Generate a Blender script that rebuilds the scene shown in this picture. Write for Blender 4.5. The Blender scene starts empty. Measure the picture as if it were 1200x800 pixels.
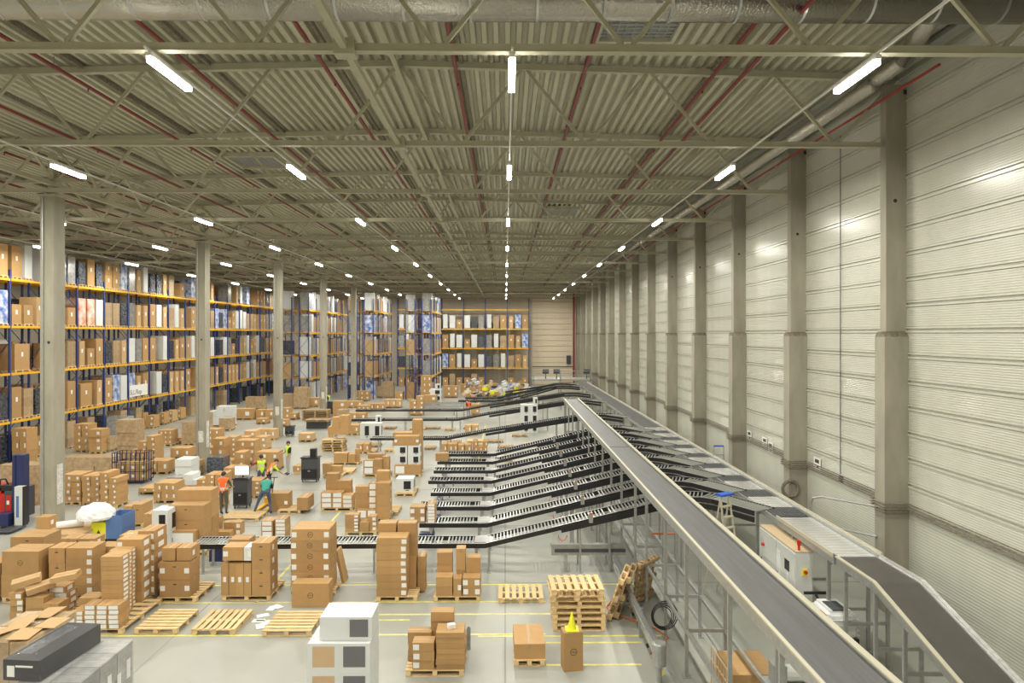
import bpy, bmesh, math, random
from math import sin, cos, pi, radians
from mathutils import Vector, Matrix
R = random.Random(7)
SC = bpy.context.scene
COL = SC.collection
# ---------------------------------------------------------------- camera
CAMZ, F, YAW = 7.3, 800.0, 0.010
cam_d = bpy.data.cameras.new('camera'); cam = bpy.data.objects.new('camera', cam_d); COL.objects.link(cam)
cam.location = (0, 0, CAMZ); cam.rotation_euler = (pi/2, 0, -YAW)
cam_d.sensor_width = 36; cam_d.lens = 24.0; cam_d.shift_y = -9/1200.0; cam_d.clip_end = 400; cam_d.clip_start = .1
SC.camera = cam
# ---------------------------------------------------------------- world, exposure
w = bpy.data.worlds.new('world'); SC.world = w; w.use_nodes = True
w.node_tree.nodes['Background'].inputs[0].default_value = (.02, .02, .022, 1)
w.node_tree.nodes['Background'].inputs[1].default_value = 1
SC.view_settings.view_transform = 'Standard'; SC.view_settings.look = 'None'
SC.view_settings.gamma = 1; SC.view_settings.exposure = -0.06
SC.cycles.max_bounces = 7; SC.cycles.diffuse_bounces = 4; SC.cycles.glossy_bounces = 3
LAMP_W, TUBE_E, LAMP_C = 335.0, 30.0, (1.0, .965, .86)
# ---------------------------------------------------------------- pixel ray -> place
def P(px, py, zc):
    u = (px-600)/F*zc; v = (391-py)/F*zc
    return Vector((u*cos(YAW)+zc*sin(YAW), -u*sin(YAW)+zc*cos(YAW), CAMZ+v))
def ZF(py, z=0.0): return (CAMZ-z)*F/(py-391)
def XW(px, zc): return P(px, 391, zc).x
# ---------------------------------------------------------------- materials
def mat(name, col, rough=.6, metal=0, var=0.0, noise=0.0, nscale=8, bump=0.0, bscale=40, emis=None, estr=0, coat=0, alpha=None, spec=None, col2=None, stretch=None):
    m = bpy.data.materials.new(name); m.use_nodes = True
    nt = m.node_tree; b = nt.nodes['Principled BSDF']
    b.inputs['Roughness'].default_value = rough; b.inputs['Metallic'].default_value = metal
    b.inputs['Base Color'].default_value = (*col, 1)
    if spec is not None: b.inputs['Specular IOR Level'].default_value = spec
    if coat: b.inputs['Coat Weight'].default_value = coat; b.inputs['Coat Roughness'].default_value = .15
    if alpha is not None: b.inputs['Alpha'].default_value = alpha
    out = None
    if noise or bump:
        tc = nt.nodes.new('ShaderNodeTexCoord'); mp = nt.nodes.new('ShaderNodeMapping')
        nt.links.new(tc.outputs['Object'], mp.inputs['Vector'])
        if stretch: mp.inputs['Scale'].default_value = stretch
    if noise or col2:
        n = nt.nodes.new('ShaderNodeTexNoise'); n.inputs['Scale'].default_value = nscale; n.inputs['Detail'].default_value = 6
        nt.links.new(mp.outputs[0], n.inputs['Vector'])
        r = nt.nodes.new('ShaderNodeValToRGB')
        lo = col2 if col2 else tuple(c*(1-noise) for c in col); hi = col if col2 else tuple(min(1, c*(1+noise)) for c in col)
        r.color_ramp.elements[0].color = (*lo, 1); r.color_ramp.elements[1].color = (*hi, 1)
        r.color_ramp.elements[0].position = .35; r.color_ramp.elements[1].position = .65
        nt.links.new(n.outputs['Fac'], r.inputs['Fac']); out = r.outputs['Color']
    if var:
        oi = nt.nodes.new('ShaderNodeObjectInfo'); h = nt.nodes.new('ShaderNodeHueSaturation')
        mr = nt.nodes.new('ShaderNodeMapRange'); mr.inputs['To Min'].default_value = 1-var; mr.inputs['To Max'].default_value = 1+var
        nt.links.new(oi.outputs['Random'], mr.inputs['Value']); nt.links.new(mr.outputs[0], h.inputs['Value'])
        if out: nt.links.new(out, h.inputs['Color'])
        else: h.inputs['Color'].default_value = (*col, 1)
        out = h.outputs['Color']
    if out: nt.links.new(out, b.inputs['Base Color'])
    if bump:
        n2 = nt.nodes.new('ShaderNodeTexNoise'); n2.inputs['Scale'].default_value = bscale; n2.inputs['Detail'].default_value = 4
        nt.links.new(mp.outputs[0], n2.inputs['Vector'])
        bp = nt.nodes.new('ShaderNodeBump'); bp.inputs['Strength'].default_value = bump; bp.inputs['Distance'].default_value = .02
        nt.links.new(n2.outputs['Fac'], bp.inputs['Height']); nt.links.new(bp.outputs[0], b.inputs['Normal'])
    if emis: b.inputs['Emission Color'].default_value = (*emis, 1); b.inputs['Emission Strength'].default_value = estr
    return m
M = {}
M['floor'] = mat('floor concrete', (.33, .335, .30), .36, noise=.10, nscale=.35, bump=.05, bscale=3)
M['slab'] = mat('floor joint', (.265, .27, .245), .7)
M['wall'] = mat('coated sheet wall', (.545, .55, .475), .22, noise=.03, nscale=1.5, spec=.5)
M['wallb'] = mat('back wall sheet', (.56, .50, .40), .5, noise=.04, nscale=1)
M['deck'] = mat('galvanised roof deck', (.45, .44, .33), .45, noise=.05, nscale=2)
M['steel'] = mat('painted roof steel', (.40, .385, .28), .5, noise=.04, nscale=3)
M['conc'] = mat('precast concrete', (.335, .315, .25), .85, noise=.13, nscale=2.0, bump=.1, bscale=30, stretch=(1, 1, .3))
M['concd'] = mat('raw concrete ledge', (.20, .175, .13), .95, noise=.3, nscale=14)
M['red'] = mat('red pipe', (.19, .02, .02), .45)
M['yellow'] = mat('rack beam orange', (.80, .43, .02), .45, var=.08)
M['blue'] = mat('rack upright blue', (.03, .05, .20), .45)
M['galv'] = mat('galvanised steel', (.42, .43, .42), .4, metal=.55, noise=.08, nscale=9)
M['alu'] = mat('aluminium side rail', (.62, .59, .47), .35, metal=.3)
M['roller'] = mat('steel roller', (.50, .52, .52), .3, metal=.75)
M['plate'] = mat('polished slide plate', (.80, .81, .82), .18, metal=.6, noise=.15, nscale=3, stretch=(.6, 3, 1))
M['black'] = mat('black rail', (.018, .019, .022), .35)
M['dgrey'] = mat('dark grey plastic', (.06, .065, .075), .5)
M['belt'] = mat('grey conveyor belt', (.105, .105, .11), .42, noise=.12, nscale=2.2, stretch=(6, .25, 1))
M['belt2'] = mat('dark conveyor belt', (.075, .07, .062), .5, noise=.07, nscale=3)
M['grid'] = mat('dark transfer wheels', (.10, .105, .11), .5)
M['duct'] = mat('foil duct wrap', (.46, .44, .39), .24, metal=.9, bump=1.0, bscale=22)
M['board'] = mat('cardboard', (.435, .262, .108), .75, var=.13, noise=.035, nscale=5)
M['board2'] = mat('pale cardboard', (.52, .34, .165), .75, var=.10, noise=.03, nscale=5)
M['tape'] = mat('packing tape', (.40, .245, .11), .3)
M['paper'] = mat('white paper label', (.80, .81, .80), .55)
M['notice'] = mat('printed notice', (.62, .62, .58), .6, noise=.2, nscale=14)
M['ink'] = mat('dark print', (.06, .045, .03), .6)
M['wood'] = mat('pallet wood', (.68, .50, .26), .75, var=.14, noise=.12, nscale=6, stretch=(1, 6, 1))
M['wood2'] = mat('weathered pallet wood', (.43, .30, .16), .8, var=.15, noise=.18, nscale=7)
M['white'] = mat('white carton', (.66, .68, .68), .5, var=.04)
M['whitegoods'] = mat('white plastic', (.78, .80, .80), .35)
M['film'] = mat('stretch film', (.86, .88, .90), .10, alpha=.12, bump=1.0, bscale=14, stretch=(1, 1, 4))
M['film2'] = mat('thin clear film', (.86, .88, .90), .06, alpha=.05, bump=1.0, bscale=10)
M['filmwrap'] = mat('wrapped goods grey', (.30, .30, .29), .22, var=.3, noise=.2, nscale=5, bump=.6, bscale=16, coat=.5)
M['darkwrap'] = mat('dark wrapped goods', (.055, .065, .085), .22, var=.3, noise=.6, nscale=9, bump=.6, bscale=16, coat=.5)
M['brownwrap'] = mat('wrapped brown cartons', (.40, .285, .165), .3, var=.14, noise=.16, nscale=6, bump=.4, bscale=12, coat=.3)
M['bluebox'] = mat('blue and white printed carton', (.05, .14, .48), .4, col2=(.72, .74, .78), nscale=2.6, noise=.1, coat=.2)
M['orangebox'] = mat('orange printed carton', (.62, .19, .05), .45, col2=(.7, .66, .62), nscale=1.8, noise=.1)
M['yline'] = mat('yellow floor tape', (.66, .62, .20), .6, noise=.15, nscale=5)
M['yel'] = mat('bright yellow', (.80, .80, .03), .45)
M['bluetarp'] = mat('blue bag', (.10, .19, .42), .5, bump=.6, bscale=9)
M['foam'] = mat('white foam bag', (.86, .87, .88), .5, bump=1, bscale=10)
M['navy'] = mat('navy painted steel', (.02, .03, .11), .4)
M['truckred'] = mat('truck red', (.50, .02, .015), .35)
M['cream'] = mat('cabinet top', (.56, .43, .27), .6)
M['cab'] = mat('cabinet grey', (.66, .68, .66), .45)
M['screen'] = mat('lit screen', (.9, .9, .9), .3, emis=(.9, .95, 1), estr=1.3)
M['lamp'] = mat('light diffuser', (1, 1, 1), .4, emis=LAMP_C, estr=TUBE_E)
M['lamph'] = mat('light housing', (.72, .72, .68), .4)
M['redlamp'] = mat('red beacon', (.55, .03, .01), .3)
M['skin'] = mat('skin', (.55, .33, .24), .55)
M['hair'] = mat('dark hair', (.05, .03, .02), .7)
M['hivisy'] = mat('yellow hi-vis fabric', (.55, .85, .05), .6)
M['hiviso'] = mat('orange hi-vis fabric', (.95, .17, .03), .6)
M['teal'] = mat('teal fabric', (.03, .28, .22), .7)
M['jeans'] = mat('blue denim', (.07, .10, .17), .8)
M['khaki'] = mat('dark trousers', (.10, .09, .06), .8)
M['greytr'] = mat('light grey trousers', (.45, .45, .43), .8)
M['blackcl'] = mat('black cloth', (.02, .02, .022), .8)
M['redcl'] = mat('dark red shirt', (.3, .04, .03), .8)
M['reflect'] = mat('reflective stripe', (.75, .76, .70), .3, metal=.3)
M['sky'] = mat('skylight panel', (.30, .31, .31), .3)
M['bluep'] = mat('blue plastic', (.02, .10, .55), .4)
M['orangecord'] = mat('orange strap', (.55, .16, .05), .5)
M['green'] = mat('green bag', (.30, .55, .10), .5)
# ---------------------------------------------------------------- mesh helpers
class MB:
    def __init__(s): s.v = []; s.f = []; s.mi = []
    def add(s, vs, fs, mi=0):
        o = len(s.v); s.v += [tuple(v) for v in vs]; s.f += [tuple(i+o for i in f) for f in fs]; s.mi += [mi]*len(fs); return s
    def box(s, x0, x1, y0, y1, z0, z1, mi=0):
        return s.add([(x0,y0,z0),(x1,y0,z0),(x1,y1,z0),(x0,y1,z0),(x0,y0,z1),(x1,y0,z1),(x1,y1,z1),(x0,y1,z1)],
                     [(0,3,2,1),(4,5,6,7),(0,1,5,4),(1,2,6,5),(2,3,7,6),(3,0,4,7)], mi)
    def cb(s, c, d, mi=0): return s.box(c[0]-d[0]/2, c[0]+d[0]/2, c[1]-d[1]/2, c[1]+d[1]/2, c[2]-d[2]/2, c[2]+d[2]/2, mi)
    def bar(s, a, b, w, h=None, mi=0, up=(0,0,1)):
        h = h or w; a = Vector(a); b = Vector(b); d = (b-a).normalized(); u = Vector(up)
        if abs(d.dot(u)) > .98: u = Vector((0,1,0))
        x = d.cross(u).normalized(); y = x.cross(d).normalized()
        vs = [p+x*sx*w/2+y*sy*h/2 for p in (a, b) for sx, sy in ((-1,-1),(1,-1),(1,1),(-1,1))]
        return s.add(vs, [(0,1,2,3),(7,6,5,4),(0,4,5,1),(1,5,6,2),(2,6,7,3),(3,7,4,0)], mi)
    def tube(s, a, b, r, n=8, mi=0, r2=None):
        a = Vector(a); b = Vector(b); d = (b-a).normalized(); u = Vector((0,0,1))
        if abs(d.dot(u)) > .98: u = Vector((0,1,0))
        x = d.cross(u).normalized(); y = x.cross(d); r2 = r if r2 is None else r2
        vs = [p+(x*cos(2*pi*i/n)+y*sin(2*pi*i/n))*q for p, q in ((a, r), (b, r2)) for i in range(n)]
        return s.add(vs, [(i,(i+1)%n,n+(i+1)%n,n+i) for i in range(n)]+[tuple(range(n))[::-1], tuple(range(n,2*n))], mi)
    def path(s, pts, r, n=6, mi=0):
        for i in range(len(pts)-1): s.tube(pts[i], pts[i+1], r, n, mi)
        return s
    def lathe(s, c, prof, n=14, mi=0):
        vs = [(c[0]+r*cos(2*pi*i/n), c[1]+r*sin(2*pi*i/n), c[2]+z) for r, z in prof for i in range(n)]
        fs = [(k*n+i, k*n+(i+1)%n, (k+1)*n+(i+1)%n, (k+1)*n+i) for k in range(len(prof)-1) for i in range(n)]
        fs += [tuple(range(n))[::-1], tuple(range((len(prof)-1)*n, len(prof)*n))]
        return s.add(vs, fs, mi)
    def extr(s, prof, y0, y1, mi=0, close=False):   # profile of (x,z) drawn along y
        n = len(prof); vs = [(x, y, z) for y in (y0, y1) for x, z in prof]
        k = n if close else n-1
        fs = [(i, (i+1)%n, n+(i+1)%n, n+i) for i in range(k)]
        if close: fs += [tuple(range(n))[::-1], tuple(range(n, 2*n))]
        return s.add(vs, fs, mi)
    def mesh(s, name, mats, smooth=False):
        me = bpy.data.meshes.new(name); me.from_pydata(s.v, [], s.f)
        for m in (mats if isinstance(mats, (list, tuple)) else [mats]): me.materials.append(M[m] if isinstance(m, str) else m)
        if any(s.mi): me.polygons.foreach_set('material_index', s.mi)
        if smooth: me.polygons.foreach_set('use_smooth', [True]*len(s.f))
        return me
    def build(s, name, mats, parent=None, loc=None, smooth=False):
        return obj(name, s.mesh(name, mats, smooth), parent, loc)
def obj(name, me, parent=None, loc=None, rot=None, kind=None):
    o = bpy.data.objects.new(name, me); COL.objects.link(o)
    if loc is not None: o.location = loc
    if rot is not None: o.rotation_euler = rot if isinstance(rot, (tuple, list)) else (0, 0, rot)
    if parent: o.parent = parent
    if kind: o['kind'] = kind
    return o
def tag(o, label=None, cat=None, group=None, kind=None):
    if label: o['label'] = label
    if cat: o['category'] = cat
    if group: o['group'] = group
    if kind: o['kind'] = kind
    return o
def thing(name, label, cat, loc=(0,0,0), rot=None, group=None): return tag(obj(name, None, None, loc, rot), label, cat, group)
def st(o): o['kind'] = 'structure'; return o
KIDS = {}
def copy_tree(o, parent=None):
    c = o.copy(); COL.objects.link(c); c.parent = parent
    ch = KIDS.get(o.name)
    if ch is None: ch = KIDS[o.name] = [x for x in o.children]
    for k in ch: copy_tree(k, c)
    return c
ORD = ['lowest', 'second', 'third', 'fourth', 'fifth', 'sixth', 'seventh', 'eighth', 'ninth', 'tenth', 'eleventh', 'twelfth', 'thirteenth', 'fourteenth', 'fifteenth', 'sixteenth', 'seventeenth', 'eighteenth', 'nineteenth', 'twentieth']
def nth(i): return 'first' if i == 0 else (ORD[i] if i < 20 else '%dth' % (i+1))
# ---------------------------------------------------------------- setting
XR, XL, YB, YF = 10.6, -46.0, 98.0, -8.0
RX = -2.8
def ztop(x): return 14.40-.025*abs(x-RX)
fl = st(MB().box(XL-.3, XR+.3, YF-.3, YB+.3, -.25, 0).build('floor', 'floor'))
# floor joints and painted lines
jm = MB()
for y in range(6, 98, 6): jm.box(XL, XR, y-4.03, y-3.97+.0, 0, .0015)
for x in (-40,-32,-24,-16,-8,0,8): jm.box(x-.02, x+.02, YF, YB, 0, .0012)
jm.build('floor_joints', 'slab', fl)['kind'] = 'stuff'
def yl(x0, x1, y, w=.07):
    a = P(x0, y, ZF(y)); b = P(x1, y, ZF(y))
    MB().box(a.x, b.x, a.y-w/2, a.y+w/2, 0, .004).build('painted_line', 'yline', fl)
for x0, x1, y in ((0,640,745.5),(560,780,745.5),(640,752,753),(640,752,779),(155,640,706.5),(430,700,720),(225,760,686),(300,480,727)): yl(x0, x1, y)
for px, y0, y1 in ((300,706,600),(560,540,498),(440,706,610)):
    a = P(px, y0, ZF(y0)); b = P(px, y1, ZF(y1)); MB().box(a.x-.04, a.x+.04, a.y, max(b.y, a.y+3), 0, .004).build('painted_line', 'yline', fl)
k = P(752, 745, ZF(745))
for i in range(12):   # hazard chevrons beside the barrier
    y = k.y-2.0+i*.45
    MB().add([(k.x,y,.005),(k.x+.14,y+.14,.005),(k.x+.14,y+.34,.005),(k.x,y+.20,.005)], [(0,1,2,3)]).build('hazard_stripe', ['yline', 'black'][i % 2], fl)
# ceiling
cm = MB(); prof = []; x = XL-.2
while x < XR+.5:
    for dx, dz in ((0,0),(.11,0),(.145,.13),(.245,.13)): prof.append((x+dx, ztop(x+dx)+.13+dz))
    x += .28
cm.extr(prof, YF, YB)
cm.extr([(XL-.2, ztop(XL)+.32), (RX, ztop(RX)+.32), (XR+.5, ztop(XR)+.32)], YF, YB)
st(cm.build('ceiling', 'deck'))
# walls
wr = st(MB().box(XR, XR+.3, YF, YB, 0, 14.9).build('wall_right', 'wall'))
def panelprof(h):   # sheet panel seen edge on: ribs and a recessed joint, (x, z)
    p = [(-.002, .0), (-.06, .012), (-.06, .05), (-.02, .062)]
    n = int((h-.16)/.055)
    for i in range(n):
        z = .07+i*(h-.18)/n; p += [(-.030, z), (-.037, z+.012), (-.037, z+.038), (-.030, z+.05)]
    p += [(-.018, h-.105), (-.06, h-.095), (-.06, h-.045), (-.002, h-.035)]
    return p
HP = .675
pm = {}
def pan(ln, lo):
    key = (ln, lo)
    if key not in pm:
        if lo:
            h = 2.7; p = [(-.02, 0)]
            for i in range(36): z = .02+i*.074; p += [(-.03, z), (-.0345, z+.02), (-.0345, z+.045), (-.03, z+.062)]
            p += [(-.02, h)]
            pm[key] = MB().extr(p, 0, ln).mesh('wall_panel', 'wall')
        else: pm[key] = MB().extr(panelprof(HP), 0, ln).mesh('wall_panel', 'wall')
    return pm[key]
ys = [-8.0]+[6*n for n in range(0, 9)]
for a, b in zip(ys, ys[1:]):
    ln = b-a
    obj('wall_panel', pan(ln, True), wr, (XR, a, 0))
    for j in range(17): obj('wall_panel', pan(ln, False), wr, (XR, a, 2.7+j*HP))
fm = MB()
for j in range(17): fm.extr([(XR+px, 2.7+j*HP+pz) for px, pz in panelprof(HP)], 48, YB)
fm.extr([(XR-.03, 0), (XR-.03, 2.7)], 48, YB)
fm.build('wall_panels_far', 'wall', wr)['kind'] = 'stuff'
wb = st(MB().box(XL, XR+.3, YB, YB+.3, 0, 14.9).build('wall_back', 'wallb'))
pb = MB().box(0, 56.6, -.05, 0, .02, .98).mesh('wall_panel', 'wallb')
for j in range(14): obj('wall_panel', pb, wb, (XL, YB, j*1.02))
st(MB().box(XL-.3, XL, YF, YB, 0, 14.9).build('wall_left', 'wallb'))
st(MB().box(XL-.3, XR+.3, YF-.3, YF, 0, 14.9).build('wall_front', 'wallb'))
# sectional door in the back wall
dx0, dx1 = XW(624, 97.6), XW(673, 97.6); dz1 = P(600, 347, 97.6).z
d1 = st(MB().box(dx0-.25, dx0, YB-.22, YB-.05, 0, dz1+.25).box(dx1, dx1+.25, YB-.22, YB-.05, 0, dz1+.25).box(dx0, dx1, YB-.22, YB-.05, dz1, dz1+.25).build('door_1', 'wallb'))
dh = dz1/16
dm = MB().box(0, dx1-dx0, -.08, 0, .03, dh-.03).mesh('door_section', 'cream')
M['doorp'] = mat('door sections', (.76, .66, .50), .45); dm.materials[0] = M['doorp']
for j in range(16): obj('door_section', dm, d1, (dx0, YB-.06, j*dh))
MB().box(dx1-1.1, dx1-.5, YB-.45, YB-.2, 3.0, 4.2).box(dx0, dx1, YB-.2, YB-.15, 2.55, 2.65).build('door_drive_box', 'dgrey', d1)
# concrete wall columns
for n in range(0, 17):
    y = 6.0*n; 
    t = thing('concrete_column', 'grey precast wall column, %s from the camera along the white right wall' % (nth(n-3) if n >= 3 else 'out of frame nearer than the first'), 'column', (9.93, y, 0), group='columns along the right wall')
    MB().box(0, .7, -.24, .24, 0, 7.22).build('lower_shaft', 'conc', t)
    MB().add([(0,-.24,7.22),(.7,-.24,7.22),(.7,.24,7.22),(0,.24,7.22),(.0,-.12,7.36),(.7,-.12,7.36),(.7,.12,7.36),(0,.12,7.36)],
             [(0,3,2,1),(4,5,6,7),(0,1,5,4),(1,2,6,5),(2,3,7,6),(3,0,4,7)]).build('sloped_ledge', 'concd', t)
    MB().box(.09, .7, -.14, .14, 7.36, 13.85).build('upper_shaft', 'conc', t)
    if 2 < n < 8:
        MB().tube((.33,-.15,10.8),(.33,-.138,10.8),.05).build('anchor_hole', 'black', t)
        MB().box(.55,.64,-.15,-.135,13.6,13.72).build('anchor_plate', 'black', t)
# inner columns
for i, n in enumerate((0, 2, 4, 6, 8, 10, 12, 14)):
    y = 6.0*n+ .3; x = -16.0
    t = thing('concrete_column', 'tall square concrete column, %s from the camera in the inner row' % (nth(i-2) if i >= 2 else 'out of frame nearer than the first'), 'column', (x, y, 0), group='inner row of columns')
    MB().box(-.24, .24, -.3, .3, 0, 12.12).build('shaft', 'conc', t)
    MB().box(-.12, .12, -.14, .14, 12.17, 12.38).box(-.1, .1, -.12, .12, 12.38, ztop(x)-.4).box(-.3, .3, -.36, .36, 12.12, 12.17).build('steel_head', 'steel', t)
    MB().tube((-.13,-.33,0.6),(-.13,-.33,12.1),.025,6).build('conduit', 'galv', t)
    MB().tube((.06,-.31,7.0),(.06,-.30,7.0),.05).build('anchor_hole', 'black', t)
    if i in (2, 3, 4, 5):
        MB().box(.245, .255, -.16, .16, 1.3, 2.7).build('notice_sheet', 'notice', t)
        if i > 2: MB().box(-.14, .16, -.315, -.302, 1.6, 2.2).build('notice_sheet', 'notice', t)
# ---------------------------------------------------------------- roof trusses
DP = 3.3
def truss(n):
    y = 6.0*n
    t = thing('roof_truss', ('pale steel lattice roof truss, %s from the camera' % nth(n-2)) if n > 1 else 'pale steel roof truss out of the picture, %s' % {1: 'just ahead of the camera', 0: 'above the camera', -1: 'behind the camera'}[n], 'truss', (0, y, 0), group='roof trusses across the hall')
    x1 = 9.93 if n != 2 else 9.93
    MB().box(XL, x1, -.065, .065, 12.24, 12.37).box(XL, x1, -.085, .085, 12.23, 12.243).build('bottom_chord', 'steel', t)
    m = MB()
    m.bar((XL, 0, ztop(XL)), (RX, 0, ztop(RX)), .16, .16).bar((RX, 0, ztop(RX)), (XR-.35, 0, ztop(XR)), .16, .16)
    m.build('top_chord', 'steel', t)
    q = MB(); k = -14
    while True:
        xb = -1.15+DP*k; xt0 = xb-DP/2; xt1 = xb+DP/2
        if xb > 10: break
        for xt in (xt0, xt1):
            if xt < XL or xb < XL or xt > 10.4 or xb > 9.9: continue
            if n <= 6: MB().bar((xb+(.09 if xt > xb else -.09), 0, 12.38), (xt-(.07 if xt > xb else -.07), 0, ztop(xt)-.07), .075, .075, up=(0,1,0)).build('diagonal', 'steel', t)
            else: q.bar((xb, 0, 12.38), (xt, 0, ztop(xt)-.07), .07, .07, up=(0,1,0))
        k += 1
    if n > 6: q.build('diagonals', 'steel', t)['kind'] = 'stuff'
    else:
        MB().box(-2.98,-2.62,-.14,.14,12.16,12.44).build('splice_plate', 'steel', t)
for n in range(-1, 17): truss(n)
# struts along the hall under the ridge and a lattice girder over the inner columns
for z in (12.3, 14.2):
    tag(MB().bar((RX, YF, z), (RX, YB, z), .12, .12).build('ridge_strut', 'steel'), 'long straight steel strut along the ridge, %s chord level' % ('lower' if z < 13 else 'upper'), 'strut')
for gx in (-16.0, -33.0):
    t = thing('lattice_girder', 'lattice girder running lengthwise %s' % ('above the inner columns' if gx > -20 else 'far left above the racks'), 'girder', (gx, 0, 0), group='lengthwise lattice girders')
    MB().bar((.22, YF, 12.52), (.22, YB-.3, 12.52), .14, .14).build('bottom_chord', 'steel', t)
    MB().bar((.22, YF, ztop(gx)-.3), (.22, YB-.3, ztop(gx)-.3), .14, .14).build('top_chord', 'steel', t)
    for i in range(34):
        y = 0+3.0*i
        if gx < -20 or y > 60: continue
        MB().bar((.22, y, 12.6), (.22, y+1.5, ztop(gx)-.3), .08).build('diagonal', 'steel', t); MB().bar((.22, y+3, 12.6), (.22, y+1.5, ztop(gx)-.3), .08).build('diagonal', 'steel', t)
# red pipes
hang = MB().box(-.012, .012, -.012, .012, 0, .22).mesh('hanger', 'galv')
for i, k in enumerate(range(-9, 3)):
    x = -1.27+3.3*k; z = ztop(x)-.28
    t = thing('sprinkler_pipe', 'dark red sprinkler pipe along the roof, %s from the right wall' % nth(11-i), 'pipe', (x, 0, z), group='red roof pipes')
    MB().tube((0, YF, 0), (0, YB-1, 0), .05, 8).build('pipe', 'red', t)
    MB().box(.09, .17, YF, YB-1, .30, .42).build('shade_strip', 'concd', t)  # dark brown strip painting in the shading next to the pipe, no real tray
    for y in range(10, 60, 6): obj('hanger', hang, t, (0, y+1.0, .03)); MB().tube((0,y+2.4,-.12),(0,y+2.4,0),.02,6).build('sprinkler_head', 'red', t)
tag(MB().tube((5.75, YF, 13.55), (5.75, 70, 13.55), .05, 8).build('sprinkler_main', 'red'), 'thicker red pipe hung lower than the branch pipes near the right wall', 'pipe')
tag(MB().tube((XL+.2, 95.4, 13.0), (9.6, 95.4, 13.0), .14, 10).tube((9.6, 95.4, 13.1), (9.6, 95.4, 0), .14, 10).build('riser_pipe', 'red'), 'thick red riser pipe in the far right corner by the door', 'pipe')
# foil ducts
t = thing('ventilation_duct', 'foil wrapped round duct crossing the hall at the top of the picture', 'duct', (0, 13.4, 13.85))
MB().tube((XL, 0, 0), (XR-.3, 0, 0), .40, 20).build('duct', 'duct', t, smooth=True)
for i in range(30): MB().tube((-28+i*1.3, 0, 0), (-27.95+i*1.3, 0, 0), .408, 20).build('duct_band', 'roller', t)
MB().tube((8.6, 0, 0), (9.4, 2.6, -.1), .20, 12).tube((9.4, 2.6, -.1), (9.15, 4.0, -.3), .2, 12).build('duct_branch', 'duct', t, smooth=True)
tag(MB().tube((9.15, 16.9, 13.5), (9.15, 80, 13.5), .19, 14).build('wall_duct', 'duct', smooth=True), 'slim foil duct running along the top of the right wall', 'duct')
tag(MB().tube((9.6, 15, 13.25), (9.6, 90, 13.25), .035, 8).build('wall_red_pipe', 'redcl'), 'rusty red pipe beside the foil duct on the right wall', 'pipe')
tag(MB().box(9.75, 9.98, 11, 92, 13.95, 14.05).box(9.2,9.5,11,92,13.95,14.0).build('cable_tray', 'galv'), 'cable tray running above the column heads on the right', 'cable tray')
# skylights
for i, (px, py, zc, sw) in enumerate(((752, 33, 15.3, 1.9), (302, 182, 27.5, 2.0), (655, 240, 39, 2.2), (290, 182, 40, 1.9))):
    if i == 3: continue
    c = P(px, py, zc); z = ztop(c.x)+.05
    t = thing('smoke_vent', 'square grey roof hatch, %s' % ('above the top edge right of centre', 'left, behind the second truss', 'far, right of the centre lights')[i], 'hatch', (c.x, c.y, z), group='roof hatches')
    MB().box(-sw/2, sw/2, -sw/2, -sw/2+.1, -.1, .1).box(-sw/2, sw/2, sw/2-.1, sw/2, -.1, .1).box(-sw/2, -sw/2+.1, -sw/2+.1, sw/2-.1, -.1, .1).box(sw/2-.1, sw/2, -sw/2+.1, sw/2-.1, -.1, .1).build('frame', 'deck', t)
    MB().box(-sw/2+.1, sw/2-.1, -sw/2+.1, sw/2-.1, 0, .04).build('panel', 'sky', t)
    g = MB()
    for j in range(1, 9): a = -sw/2+.1+j*(sw-.2)/9; g.box(a-.012, a+.012, -sw/2+.1, sw/2-.1, -.03, -.01).box(-sw/2+.1, sw/2-.1, a-.012, a+.012, -.03, -.012)
    g.build('safety_grid', 'galv', t)['kind'] = 'stuff'
# ---------------------------------------------------------------- lights
tube_me = MB().box(-.06, .06, -.72, .72, -.05, .03).mesh('diffuser', 'lamp')
hous_me = MB().box(-.05, .05, -.78, .78, .03, .10).mesh('housing', 'lamph')
al = bpy.data.lights.new('tube_light', 'AREA'); al.shape = 'RECTANGLE'; al.size = .12; al.size_y = 1.44; al.energy = LAMP_W; al.color = LAMP_C
YL = [-5.0, 3.5, 12.5, 20.0, 28.9, 37.8, 46.7, 55.6, 64.5, 73.5, 82.5, 91.0]
ROWS = [6.45, .12, -6.1, -12.7, -19.0, -25.4, -31.8, -38.2]
NR = ['right', 'centre', 'left of centre', 'inner column', 'column aisle', 'rack front', 'over the racks', 'far left']
for ri, rx in enumerate(ROWS):
    tag(MB().box(rx-.02, rx+.02, YF if ri == 0 or ri > 2 else 11.6, YB-4, 12.14, 12.18).build('light_rail', 'lamph'), 'thin white light rail of the %s row' % NR[ri], 'light rail', 'light rails')
    for yi, y in enumerate(YL):
        if ri > 5 and yi % 2: continue
        z = 12.02
        t = thing('tube_light', 'bright tube light, %s row, %s' % (NR[ri], ('%s from the camera' % nth(yi-2)) if yi > 1 else ('behind the camera' if yi == 0 else 'overhead')), 'light', (rx, y, z), group='tube lights under the roof')
        obj('diffuser', tube_me, t); obj('housing', hous_me, t)
        lo = bpy.data.objects.new('lamp', al); COL.objects.link(lo); lo.parent = t; lo.location = (0, 0, -.055)
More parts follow.
